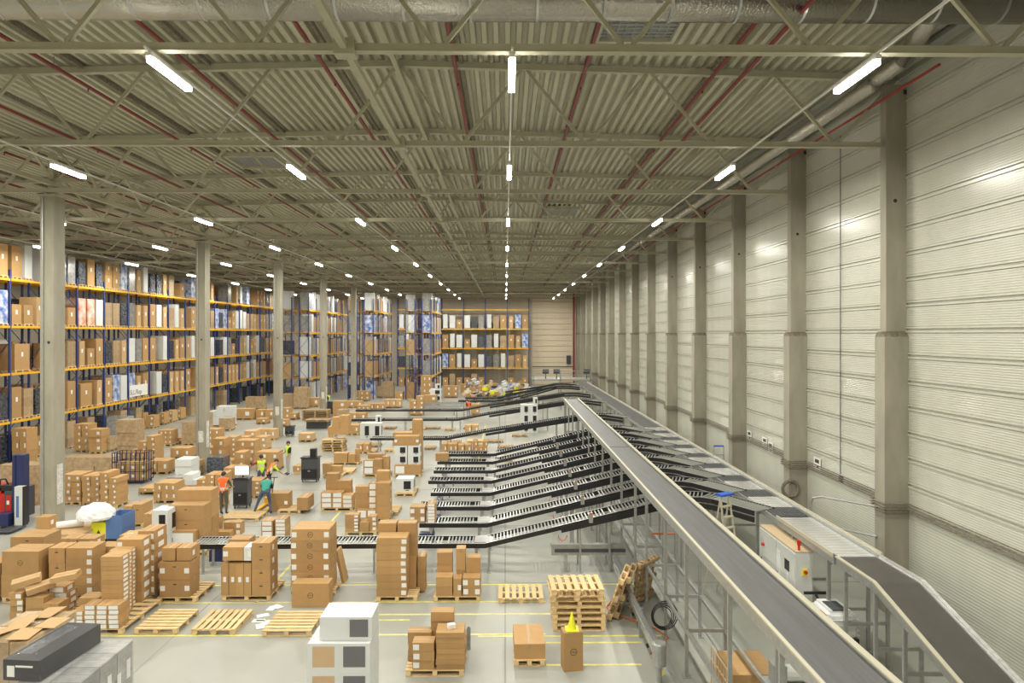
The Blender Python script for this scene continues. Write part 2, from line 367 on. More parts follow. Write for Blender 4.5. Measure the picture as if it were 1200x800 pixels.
# wall services
t = thing('conduit_bundle', 'bundle of four thin pipes along the lower right wall', 'pipe', (0, 0, 0))
for j in range(4):
    m = MB(); z = 2.66+j*.07
    pts = []
    for n in range(0, 15):
        y = 6.0*n; pts += [(XR-.11, y-.34, z), (9.86, y-.34, z), (9.86, y+.34, z), (XR-.11, y+.34, z)]
    m.path(pts, .018, 5); m.build('pipe', 'concd', t)
tag(MB().tube((XR-.09, 21.3, 2.9), (XR-.09, 21.3, 13.5), .015, 6).tube((XR-.1,21.3,2.75),(XR-.02,21.3,2.75),.11,10).build('wall_cable', 'dgrey'), 'thin vertical cable on the right wall between the first two columns', 'cable')
t = thing('column_guard', 'bent grey pipe rail beside the nearest right wall column', 'rail', (9.2, 18, 0))
MB().path([(.7,.1,2.7),(-.25,1.2,2.7),(-.42,1.4,2.62),(-.45,1.45,2.45),(-.45,1.45,1.95),(-.3,1.3,1.9),(.7,.1,1.9)], .03, 8).build('pipe', 'galv', t)
def sheet(px, py, zc, w, h, lab):
    c = P(px, py, zc); t = thing('wall_notice', lab, 'notice', (XR-.065, c.y, c.z)); MB().box(-.01, 0, -w/2, w/2, -h/2, h/2).build('sheet', 'paper', t)
    MB().box(-.013, -.01, -w*.3, w*.3, h*.05, h*.35).box(-.013, -.01, -w*.25, w*.05, -h*.3, -h*.2).build('print', 'ink', t)
for px, py, l in ((880,510,'white notice on right wall, farthest pair, left one'),(898,518,'white notice on right wall, beside the third column'),(960,543,'small white notice with two black marks under the wall cable'),(905,524,'smaller white notice low beside the third column')):
    zc = (XR)*800/(px-592.); sheet(px, py, zc, .5, .4, l)
hr = MB()
for j in range(16): a0, a1 = 2*pi*j/16, 2*pi*(j+1)/16; hr.tube((9.95+.28*cos(a0), 23.7, 1.9+.28*sin(a0)), (9.95+.28*cos(a1), 23.7, 1.9+.28*sin(a1)), .06, 6)
tag(hr.build('hose_coil', 'concd'), 'coiled hose hanging on the second right wall column', 'hose')
# ---------------------------------------------------------------- pallets
WOOD = ['wood', 'wood2']
_pp = {}
def pallet(x, y, z, w=1.2, d=.8, slats='x', label='', rot=0, group='wooden pallets', fine=True, old=0, tilt=None):
    """x,y = front left corner on the ground; slats 'y' run away from the camera"""
    t = thing('pallet', label, 'pallet', (x+w/2, y+d/2, z), tilt if tilt else rot, group)
    wd = WOOD[old]
    L, Wd = (w, d) if slats == 'x' else (d, w)     # slats of length L spread over Wd
    key = (round(L, 2), round(Wd, 2), slats, wd)
    if key not in _pp:
        n = 7; g = Wd/n; sw = g*.66
        def bx(a0, a1, b0, b1, z0, z1, nm):
            return (MB().box(a0, a1, b0, b1, z0, z1) if slats == 'x' else MB().box(b0, b1, a0, a1, z0, z1)).mesh(nm, wd)
        dk = [(bx(-L/2, L/2, -sw/2, sw/2, .122, .144, 'deck_board'), -Wd/2+sw/2+i*(Wd-sw)/(n-1)) for i in range(n)]
        st_ = [(bx(-.05, .05, -Wd/2, Wd/2, .10, .121, 'stringer_board'), a) for a in (-L/2+.06, 0, L/2-.06)]
        blk = MB().box(-.05, .05, -.07, .07, .022, .10).mesh('block', wd) if slats == 'x' else MB().box(-.07, .07, -.05, .05, .022, .10).mesh('block', wd)
        bt = [(bx(-L/2, L/2, -.05, .05, 0, .021, 'bottom_board'), b) for b in (-Wd/2+.06, 0, Wd/2-.06)]
        j = MB()
        def jb(a0,a1,b0,b1,z0,z1): (j.box(a0,a1,b0,b1,z0,z1) if slats=='x' else j.box(b0,b1,a0,a1,z0,z1))
        for i in range(n): b = -Wd/2+sw/2+i*(Wd-sw)/(n-1); jb(-L/2, L/2, b-sw/2, b+sw/2, .122, .144)
        j2 = MB()
        def jb2(a0,a1,b0,b1,z0,z1): (j2.box(a0,a1,b0,b1,z0,z1) if slats=='x' else j2.box(b0,b1,a0,a1,z0,z1))
        for a in (-L/2+.06, 0, L/2-.06):
            jb2(a-.05, a+.05, -Wd/2, Wd/2, .10, .121)
            for b in (-Wd/2+.06, 0, Wd/2-.06): jb2(a-.05, a+.05, b-.06, b+.06, .022, .10)
        for b in (-Wd/2+.06, 0, Wd/2-.06): jb2(-L/2, L/2, b-.05, b+.05, 0, .021)
        _pp[key] = (dk, st_, blk, bt, j.mesh('deck', wd), j2.mesh('base', wd))
    dk, st_, blk, bt, jm_, jm2 = _pp[key]
    v = (lambda a, b: (a, b, 0)) if slats == 'x' else (lambda a, b: (b, a, 0))
    if fine:
        for me, b in dk: obj('deck_board', me, t, v(0, b), R.uniform(-.006, .006))
        for me, a in st_: obj('stringer_board', me, t, v(a, 0))
        for me, b in bt: obj('bottom_board', me, t, v(0, b))
        for a in (-L/2+.06, 0, L/2-.06):
            for b in (-Wd/2+.07, 0, Wd/2-.07): obj('block', blk, t, v(a, b))
    else:
        obj('deck', jm_, t); obj('base', jm2, t)
    return t
# ---------------------------------------------------------------- cartons
_cm = {}
def cmesh(w, d, h, m):
    key = (w, d, h, m)
    if key not in _cm:
        b = MB(); b.box(-w/2, w/2, -d/2, d/2, 0, h-.006)
        if w >= d: b.box(-w/2+.002, w/2-.002, -d/2+.002, -.004, h-.006, h).box(-w/2+.002, w/2-.002, .004, d/2-.002, h-.006, h)
        else: b.box(-w/2+.002, -.004, -d/2+.002, d/2-.002, h-.006, h).box(.004, w/2-.002, -d/2+.002, d/2-.002, h-.006, h)
        _cm[key] = b.mesh('carton', m)
    return _cm[key]
_lb = {}
def slab(w, h, m, nm, ax='y'):
    key = (round(w, 2), round(h, 2), m, nm, ax)
    if key not in _lb:
        _lb[key] = (MB().box(-w/2, w/2, -.003, 0, -h/2, h/2) if ax == 'y' else MB().box(0, .003, -w/2, w/2, -h/2, h/2)).mesh(nm, m)
    return _lb[key]
def q2(v): return max(.04, round(v/.02)*.02)
NCART = 0; NMAX = 330; CST = {}
def carton(x, y, z, w, d, h, label, m='board', rot=0, lab='r', group='cardboard cartons', logo=False, tape=True, hole=False, name='carton', force=False):
    """x,y = centre; base at z; lab: l/r/c front label, s side label, '' none"""
    global NCART
    NCART += 1
    if NCART > NMAX and not force:
        q = CST.setdefault(m, MB()); n0 = len(q.v); c_, s_ = cos(rot), sin(rot)
        q.box(-w/2, w/2, -d/2, d/2, 0, h-.005); q.box(-w/2+.01, w/2-.01, -d/2+.01, d/2-.01, h-.005, h)
        q.v[n0:] = [(x+a*c_-b_*s_, y+a*s_+b_*c_, z+z_) for a, b_, z_ in q.v[n0:]]
        if lab and m != 'white':
            q = CST.setdefault('paper', MB()); lw = w*.22; lx = x+(w*.25 if 'r' in lab else -w*.25)
            q.box(lx-lw/2, lx+lw/2, y-d/2-.006, y-d/2-.001, z+h*.3, z+h*.7)
        return
    w, d = q2(w), q2(d); h = round(h, 3)
    o = tag(obj(name, cmesh(w, d, h, m), None, (x, y, z), rot), label, 'box', group)
    if tape and m != 'white':
        if w >= d: s = MB().box(-w/2, w/2, -.03, .03, 0, .0015).box(-w/2-.0015, -w/2, -.03, .03, -min(.1,h/2), .0015).box(w/2, w/2+.0015, -.03, .03, -min(.1,h/2), .0015)
        else: s = MB().box(-.03, .03, -d/2, d/2, 0, .0015).box(-.03, .03, -d/2-.0015, -d/2, -min(.1,h/2), .0015)
        k = ('tape', w, d)
        if k not in _lb: _lb[k] = s.mesh('tape', 'tape')
        obj('tape', _lb[k], o, (0, 0, h))
    lh = min(.14, h*.62); lw = min(.13, w*.4)
    for c in lab:
        if c == 'w': obj('shipping_label', slab(w*.8, h*.8, 'paper', 'shipping_label'), o, (0, -d/2, h/2)); continue
        if c in 'lrc': obj('shipping_label', slab(lw, lh, 'paper', 'shipping_label'), o, ({'l': -w/2+lw*.62, 'r': w/2-lw*.62, 'c': 0}[c], -d/2, h*.5))
        if c == 's': obj('shipping_label', slab(lw, lh, 'paper', 'shipping_label', 'x'), o, (w/2, -d*.1, h*.5))
        if c == 'S': obj('shipping_label', slab(min(.3, d*.5), lh, 'paper', 'shipping_label', 'x'), o, (w/2, 0, h*.5))
    if hole: obj('hand_hole', slab(.09, .028, 'ink', 'hand_hole'), o, (0, -d/2, h*.72))
    if logo:
        r = min(.075, h*.3); g = MB()
        for j in range(20):
            a0, a1 = 2*pi*j/20, 2*pi*(j+1)/20
            g.add([(r*cos(a0), 0, r*sin(a0)), (r*cos(a1), 0, r*sin(a1)), (.86*r*cos(a1), 0, .86*r*sin(a1)), (.86*r*cos(a0), 0, .86*r*sin(a0))], [(0,1,2,3)])
        lo = g.build('printed_ring', 'ink', o, (0, -d/2-.003, h*.5))
        text('DELL', r*.62, 'ink', lo, (0, -.001, 0))
    return o
_tx = {}
def text(s, size, m, parent, loc, rot=(pi/2, 0, 0), name='lettering'):
    k = (s, round(size, 3), m)
    if k not in _tx:
        c = bpy.data.curves.new('txt', 'FONT'); c.body = s; c.size = size; c.align_x = 'CENTER'; c.align_y = 'CENTER'; c.extrude = .0005
        o = bpy.data.objects.new('t', c); COL.objects.link(o)
        bpy.context.view_layer.update()
        me = bpy.data.meshes.new_from_object(o.evaluated_get(bpy.context.evaluated_depsgraph_get()))
        bpy.data.objects.remove(o); bpy.data.curves.remove(c); me.name = name; me.materials.clear(); me.materials.append(M[m]); _tx[k] = me
    return obj(name, _tx[k], parent, loc, rot)
def column(zc, x0, x1, yt, yb, n, dep, where, m='board', lab='r', off=0, kind='brown carton', jit=.008, z0=None, **kw):
    """a column of n cartons whose front face spans the picture box, standing zc away"""
    a = P(x0, yb, zc+off); b = P(x1, yt, zc+off)
    zb = a.z if z0 is None else z0
    h = (b.z-zb)/n
    if h < .02: print('BAD', where, h); return
    for i in range(n):
        l = ('%s, %s in %s' % (kind, ORD[i] + (' up' if i else ''), where)) if n > 1 else '%s, %s' % (kind, where)
        carton((a.x+b.x)/2+R.uniform(-jit, jit), (a.y+b.y)/2+dep/2+R.uniform(-jit, jit), zb+i*h, b.x-a.x-.006, dep, h-.002, l, m, R.uniform(-.012, .012)*(1 if n < 8 else 1.5), lab, group='cartons in %s' % where if n > 1 else 'cardboard cartons', **kw)
def pal(x0, x1, y, dep, label, slats='x', fine=None, old=0):
    zc = ZF(y); a = P(x0, y, zc); b = P(x1, y, zc)
    pallet(a.x, a.y, 0, b.x-a.x, dep, slats, label, fine=(zc < 24) if fine is None else fine, old=old)
    return zc+.01
def onp(y): return .146
# ---------------------------------------------------------------- racks
def rack(name, label, x, y0, bays, bw, levels, depth, face, top, along='y'):
    """face +1: aisle at +x; along 'x' runs across the hall with its face to -y"""
    t = thing(name, label, 'rack', (x, y0, 0), 0 if along == 'y' else -pi/2)
    # local frame: run along +y, front plane x=0, back at -depth
    fr = MB()
    for px in (-.05, -depth): fr.box(px, px+.1 if px > -.1 else px+.1, -.05, .05, 0, top) if px < -.1 else fr.box(-.1, 0, -.05, .05, 0, top)
    fr_me = fr.mesh('upright_frame', 'blue')
    br = MB(); z = .2; s = 0
    while z+1.1 < top:
        br.bar((-.08, 0, z), (-depth+.08, 0, z+1.1), .03) if s % 2 == 0 else br.bar((-depth+.08, 0, z), (-.08, 0, z+1.1), .03)
        z += 1.1; s += 1
    br_me = br.mesh('bracing', 'blue')
    bm_me = MB().box(-.05, 0, .05, bw-.05, -.13, 0).mesh('beam', 'yellow')
    bm2 = MB().box(-depth, -depth+.05, .05, bw-.05, -.13, 0).mesh('beam', 'yellow')
    for i in range(bays+1):
        u = obj('upright_frame', fr_me, t, (0, i*bw, 0)); obj('bracing', br_me, u)
        if i < bays:
            for z in levels: obj('beam', bm_me, t, (.03, i*bw, z)); obj('beam', bm2, t, (-.03, i*bw, z))
    return t
# load prototypes
PROTO = []
def proto(name, desc, spec, w=.8, d=1.1):
    t = thing('pallet_load', desc, 'pallet load', (0, 0, -50))
    p = MB()
    for a in (-w/2+.06, 0, w/2-.06): p.box(a-.05, a+.05, -d/2, d/2, 0, .09)
    for i in range(5): q = -d/2+.05+i*(d-.1)/4; p.box(-w/2, w/2, q-.05, q+.05, .09, .12)
    p.build('pallet', 'wood', t)
    for (x0, x1, z0, z1, m, nm) in spec:
        me = cmesh(q2(x1-x0), q2(d-.08), round(z1-z0, 3), m)
        c = obj(nm, me, t, ((x0+x1)/2, 0, z0+.12))
        if nm == 'carton' and m in ('board', 'board2') : obj('shipping_label', slab(.16, .26, 'paper', 'shipping_label'), c, (0, -(d-.08)/2-.001, (z1-z0)*.6))
    h = max(s[3] for s in spec)+.12
    PROTO.append((t, desc, h, w)); return t
e = .39
proto('a', 'tall brown carton', [(-e, e, 0, 1.75, 'board', 'carton')])
proto('b', 'two stacked brown cartons', [(-e, e, 0, .85, 'board', 'carton'), (-e, e, .85, 1.7, 'board', 'carton')])
proto('c', 'narrow pale carton', [(-.28, .28, 0, 1.6, 'board2', 'carton')], w=.6)
proto('d', 'white wrapped cartons', [(-e, e, 0, .6, 'white', 'carton'), (-e, e, .6, 1.2, 'white', 'carton'), (-e, e, 1.2, 1.75, 'white', 'carton')])
proto('e', 'blue and white cartons', [(-e, e, 0, .95, 'bluebox', 'carton'), (-e, e, .95, 1.85, 'bluebox', 'carton')])
proto('f', 'grey film-wrapped goods', [(-.37, .37, 0, 1.7, 'filmwrap', 'wrapped_goods')])
proto('g', 'dark film-wrapped goods', [(-.37, .37, 0, 1.5, 'darkwrap', 'wrapped_goods')])
proto('h', 'brown wrapped cartons', [(-e, e, 0, .55, 'brownwrap', 'carton'), (-e, e, .55, 1.1, 'brownwrap', 'carton'), (-e, e, 1.1, 1.6, 'brownwrap', 'carton')])
proto('i', 'orange and white carton', [(-e, e, 0, 1.75, 'orangebox', 'carton')])
proto('j', 'low brown carton', [(-.38, .38, 0, 1.1, 'board', 'carton')])
proto('k', 'large brown carton', [(-.6, .6, 0, 1.5, 'board', 'carton')], w=1.25)
proto('l', 'white tall appliance carton', [(-.3, .3, 0, 1.9, 'white', 'carton')], w=.65)
STUFF = {}
NL = 0
def load(pi_, loc, rot, label, group, maxh=None):
    global NL
    t, desc, h, w = PROTO[pi_]
    if NL >= 300:
        STUFF.setdefault(pi_, []).append((loc, rot)); return
    NL += 1
    c = copy_tree(t); c.location = loc; c.rotation_euler = (0, 0, rot); c['label'] = label; c['group'] = group
LV = [2.4, 5.1, 7.75, 10.4]
SH = ['floor level', 'first shelf', 'second shelf', 'third shelf', 'top shelf']
XRK = -27.7; BW = 3.0; Y0 = 29.5; NB = 19
rack('pallet_rack', 'long blue and orange pallet rack lining the left side', XRK, Y0, NB, BW, LV, 1.1, 1, 10.9)
rack('pallet_rack', 'second pallet rack back to back behind the long left rack', XRK-1.4, Y0, NB, BW, LV, 1.1, 1, 10.9)
near_seq = {  # hand set looks for the near bays: level -> list of 3 per bay
 1: [3,4,6, 4,4,3, 3,9,6, 0,7,6, 0,10,None, 10,None,2, 1,4,3, 4,2,0],
 2: [0,0,2, 0,9,7, 8,0,None, 10,None,None, 10,None,7, 2,9,0, 6,7,2, 3,5,0],
 3: [0,2,10, None,2,2, 0,0,4, 9,9,2, 2,11,9, 8,8,3, 7,7,6, 5,2,2],
 4: [7,3,6, 3,6,5, 5,4,0, 0,11,None, 11,4,5, 6,0,6, 1,1,4, 5,2,11]}
for b in range(NB):
    for li, z in enumerate([0]+LV):
        if li and b < 8:
            tr = near_seq[li][(b*3) % 24:(b*3) % 24+3]
            if 10 in tr: o_ = [q for q in tr if q not in (10, None)]; tr = [10, None, o_[0] if o_ else None]
        for k in range(3):
            if li and b < 8:
                p = tr[k]
            else:
                p = R.choice([0,1,2,2,3,4,5,6,7,11,2,3,9,11,6]) if R.random() < (.92 if li else .6) else None
            if p is None: continue
            if li == 0: p = R.choice([9,6,6,7])
            if li == 4 and R.random() < .3 and b > 8: continue
            y = Y0+b*BW+.55+k*.96
            if PROTO[p][3] > 1: y = Y0+b*BW+1.0
            load(p, (XRK-.55, y, z+.005), pi/2, '%s, %s, %s bay of left rack, %s place' % (PROTO[p][1], SH[li], nth(b), ('near', 'middle', 'far')[k]), 'goods on the long left rack')
bn = MB().box(0, .02, 0, 2.5, -.42, .42).build('banner_board', 'paper'); 
bz = P(163, 457, 24)  # direction only; real place on the rack face
zc = 27.6*800/(592-163.); bp = P(163, 457, zc)
bn.location = (XRK+.06, bp.y-1.25, bp.z); tag(bn, 'white banner with dark lettering on the lower beam of the left rack', 'banner')
bn.location.x = XRK+.06
text('SLL/Rep', .5, 'ink', bn, (.022, .85, -.12), (pi/2, 0, pi/2))
# rear rack across the back
yr = 95.0; xr1 = XW(620, yr)
rack('pallet_rack', 'wide pallet rack standing against the back wall', xr1-6*3.05, yr, 6, 3.05, [2.55, 5.3, 8.0, 10.7], 1.1, 1, 12.2, 'x')
seqR = {1: [4,4,0,11,11,7,6,3,0,6,3], 2: [6,3,7,11,5,9,0,11,0,0,9], 3: [6,5,0,4,7,0,3,6,3,7,0]}
for b in range(6):
    for li, z in enumerate([0, 2.55, 5.3, 8.0]):
        for k in range(3):
            x = xr1-(b*3.05+.56+k*.97)
            p = R.choice([9,9,7]) if li == 0 else (0, 3, 4, 5, 11, 7, 9, 2, 6, 0, 11, 3)[(b*3+k*5+li*7) % 12]
            if li == 0 and (b in (1,) or (b == 0 and k == 1)): continue
            load(p, (x, yr+.55, z+.005), 0, '%s, %s, %s bay from right of back rack, %s' % (PROTO[p][1], SH[li], nth(b), ('right', 'middle', 'left')[k]), 'goods on the back rack')
# three rack blocks between
LB = [2.5, 4.95, 7.4, 9.85]
BN = ['rightmost', 'middle', 'leftmost']
for bi, xf in enumerate((-8.2, -14.6, -20.9)):
    y0 = 76.0 if bi < 2 else 73.0
    nb = 4 if bi < 2 else 6
    rack('pallet_rack', 'blue pallet rack of the %s far block, right-hand run' % BN[bi], xf, y0, nb, BW, LB, 1.1, 1, 11.2)
    rack('pallet_rack', 'blue pallet rack of the %s far block, left-hand run' % BN[bi], xf-1.8, y0, nb, BW, LB, 1.1, 1, 11.2)
    for run, xo in ((0, -.55), (1, -2.35)):
        for b in range(nb):
            for li, z in enumerate([0]+LB):
                for k in range(3):
                    if run == 1 and (b > 0 or k > 0): continue
                    if R.random() < .08: continue
                    p = R.choice([0, 2, 3, 4, 5, 6, 7, 11, 2, 3, 5])
                    load(p, (xf+xo, y0+b*BW+.55+k*.96, z+.005), pi/2, '%s, %s, %s bay, %s run of %s far block, %s' % (PROTO[p][1], SH[li], nth(b), ('right', 'left')[run], BN[bi], ('near', 'middle', 'far')[k]), 'goods on the far rack blocks')
for b in range(NB):
    for z in LV:
        for k in range(3):
            if R.random() < .8: STUFF.setdefault(R.choice([0,1,2,3,5,6,7,7,9,6]), []).append(((XRK-1.95, Y0+b*BW+.55+k*.96, z+.005), pi/2))
if STUFF:
    mb = {}
    for pi_, lst in STUFF.items():
        t = PROTO[pi_][0]
        for ch in [c for c in t.children]:
            me = ch.data; mn = me.materials[0].name
            q = mb.setdefault(mn, (MB(), me.materials[0]))[0]
            for loc, rot in lst:
                mx = Matrix.Translation(Vector(loc)) @ Matrix.Rotation(rot, 4, 'Z') @ Matrix.Translation(ch.location)
                q.add([mx @ v.co for v in me.vertices], [tuple(p.vertices) for p in me.polygons])
    allm = MB(); mats = []
    for mn, (q, m_) in mb.items(): allm.add(q.v, q.f, len(mats)); mats.append(m_)
    o = obj('pallet_loads', allm.mesh('pallet_loads', mats)); tag(o, 'remaining small pallet loads deep in the far rack blocks', 'pallet loads', kind='stuff')
for t, desc, h, w in PROTO:
    for c in list(t.children):
        for g in list(c.children): bpy.data.objects.remove(g)
        bpy.data.objects.remove(c)
    bpy.data.objects.remove(t)
KIDS.clear()
# ---------------------------------------------------------------- straight belt conveyor
BX0, BX1, BZ = 3.83, 4.72, 3.05
def beltlegs(t, x0, x1, ys, ztop_, m='galv'):
    for y in ys:
        z = ztop_(y) if callable(ztop_) else ztop_
        for x in (x0, x1):
            l = MB().box(x-.035, x+.035, y-.03, y+.03, .015, z).build('leg', m, t)
            MB().box(x-.08, x+.08, y-.08, y+.08, 0, .015).build('foot_plate', m, l)
        MB().box(x0+.035, x1-.035, y-.025, y+.025, z-.12, z-.05).build('cross_member', m, t)
        if z > 1.5: MB().box(x0+.035, x1-.035, y-.02, y+.02, .95, 1.02).build('cross_member', m, t)
t = thing('belt_conveyor', 'long straight grey belt conveyor on tall legs, nearest in the foreground', 'conveyor', (0, 0, 0))
MB().box(BX0+.06, BX1-.06, 5, 25.6, BZ-.03, BZ).box(BX0+.06, BX1-.06, 25.68, 44.5, BZ-.03, BZ).build('belt', 'belt', t)
MB().tube((BX0+.06, 44.5, BZ-.06), (BX1-.06, 44.5, BZ-.06), .06, 10).build('end_roller', 'roller', t)
for xx, s in ((BX0, 1), (BX1, -1)):
    MB().box(xx-.02, xx+.06, 5, 44.6, BZ-.17, BZ+.02).build('side_rail', 'galv', t)
    MB().box(xx-.03, xx+.025 if s > 0 else xx+.07, 5, 44.6, BZ+.02, BZ+.05).build('side_cap', 'alu', t)
MB().box(BX0+.06, BX1-.06, 5, 44.4, BZ-.16, BZ-.11).build('underpan', 'dgrey', t)
beltlegs(t, BX0+.03, BX1-.03, [9.5, 11.7, 14.5, 16.4, 18.6, 20.2, 22.6, 24.8, 27.0, 29.3, 31.5, 33.8, 36, 39, 41.5, 43.5, 44.2], BZ-.17)
for x in (BX0+.03, BX1-.03): MB().box(x-.03, x+.03, 9.5, 24.8, .95, 1.02).build('long_member', 'galv', t)
for x in (BX0-.25, BX1+.2): MB().box(x-.04, x+.04, 9.5, 40, .0, .06).build('floor_rail', 'galv', t)
t = thing('drive_motor', 'grey gear motor with finned housing under the near belt', 'motor', (4.98, 11.9, 1.22))
MB().tube((-.1,0,.15),(.35,0,.15),.14,12).build('motor_body', 'cab', t); MB().tube((.35,0,.15),(.42,0,.15),.15,12).build('fan_cover', 'dgrey', t)
MB().box(-.32,-.1,-.14,.14,0,.32).build('gearbox', 'galv', t); MB().box(-.45,.5,-.2,.2,-.05,0).box(-.4,-.3,-.05,.05,-1.15,-.05).box(.35,.45,-.05,.05,-1.15,-.05).build('bracket', 'galv', t)
# ---------------------------------------------------------------- sorter
SX0, SX1, SZ = 7.40, 8.36, 2.30
CY = [20.85+2.23*i for i in range(8)]           # where the eight short chutes lie
t = thing('sorting_conveyor', 'long sorting conveyor with alternating dark grids and bright plates beside the right wall', 'conveyor', (0, 0, 0))
for y0, y1 in ((15.2, 70),):
    MB().box(SX0-.05, SX0+.02, 15.2, 18.4, SZ-.16, SZ+.06).box(SX1-.02, SX1+.06, 15.2, 70, SZ-.16, SZ+.05).box(SX0-.02, SX0+.02, 18.4, 70, SZ-.16, SZ-.02).build('side_rail', 'galv', t)
    MB().box(SX0-.07, SX0-.03, 15.2, 18.4, SZ+.0, SZ+.09).box(SX1+.05, SX1+.10, 15.2, 70, SZ+.0, SZ+.10).build('side_cap', 'alu', t)
MB().box(SX0+.02, SX1-.02, 15.2, 70, SZ-.12, SZ-.03).build('bed', 'dgrey', t)
pl = MB().box(SX0+.03, SX1-.03, 0, .19, SZ-.03, SZ).mesh('slide_plate', 'plate')
def whl():
    m = MB(); m.box(SX0+.03, SX1-.03, 0, .9, SZ-.03, SZ-.012)
    for i in range(10):
        for j in range(9):
            x = SX0+.07+i*(SX1-SX0-.14)/9; y = .05+j*.1; m.box(x-.025, x+.02, y-.012, y+.035, SZ-.012, SZ+.004)
    return m.mesh('transfer_grid', 'grid')
wm = whl()
for i in range(8):
    y = CY[i]-2.35+.2
    o = obj('transfer_grid', wm, t, (0, y, 0)); o['kind'] = 'stuff'
    for k in range(6): obj('slide_plate', pl, t, (0, y+.94+k*.21, 0))
for k in range(16): obj('slide_plate', pl, t, (0, 15.25+k*.205, 0))
MB().box(SX0+.03, SX1-.03, CY[7]-2.15+2.3, 70, SZ-.03, SZ).build('belt', 'belt', t)
beltlegs(t, SX0+.02, SX1-.02, [15.6, 17.5, 20, 22.5, 25, 28, 31, 34, 37, 40, 44, 48, 52, 56, 60, 65], SZ-.16)
# incline
t = thing('incline_conveyor', 'dark inclined belt conveyor rising to the sorting conveyor at lower right', 'conveyor', (0, 0, 0))
ye = 4.0; sl = .27; zi = lambda y: SZ-(13.6-y)*sl if y < 13.6 else SZ
def strip(x0, x1, dz0, dz1, m, nm, ya=15.15):
    q = MB()
    pts = [(ya, SZ), (13.6, SZ), (6.0, zi(6.0))]
    for (a, za), (b, zb) in zip(pts, pts[1:]):
        q.add([(x0,b,zb+dz0),(x1,b,zb+dz0),(x1,a,za+dz0),(x0,a,za+dz0),(x0,b,zb+dz1),(x1,b,zb+dz1),(x1,a,za+dz1),(x0,a,za+dz1)], [(0,3,2,1),(4,5,6,7),(0,1,5,4),(1,2,6,5),(2,3,7,6),(3,0,4,7)])
    q.build(nm, m, t)
strip(SX0+.06, SX1-.06, -.03, 0, 'belt2', 'belt'); strip(SX0-.02, SX0+.06, -.16, .02, 'galv', 'side_rail'); strip(SX1-.06, SX1+.02, -.16, .02, 'galv', 'side_rail')
strip(SX0-.05, SX0+.03, .02, .05, 'alu', 'side_cap'); strip(SX1-.03, SX1+.05, .02, .07, 'plate', 'side_cap'); strip(SX0+.08, SX1-.08, -.15, -.08, 'dgrey', 'underpan')
beltlegs(t, SX0+.02, SX1-.02, [7.5, 9.3, 11.0, 12.6, 13.6, 14.8], lambda y: zi(y)-.16)
MB().box(SX0+.3, SX1+.0, 10.0, 10.5, zi(10.2)-.5, zi(10.2)-.2).tube((SX0+.3, 10.2, 1.1), (SX0+.3, 10.7, 1.1), .12, 10).build('drive_unit', 'black', t)
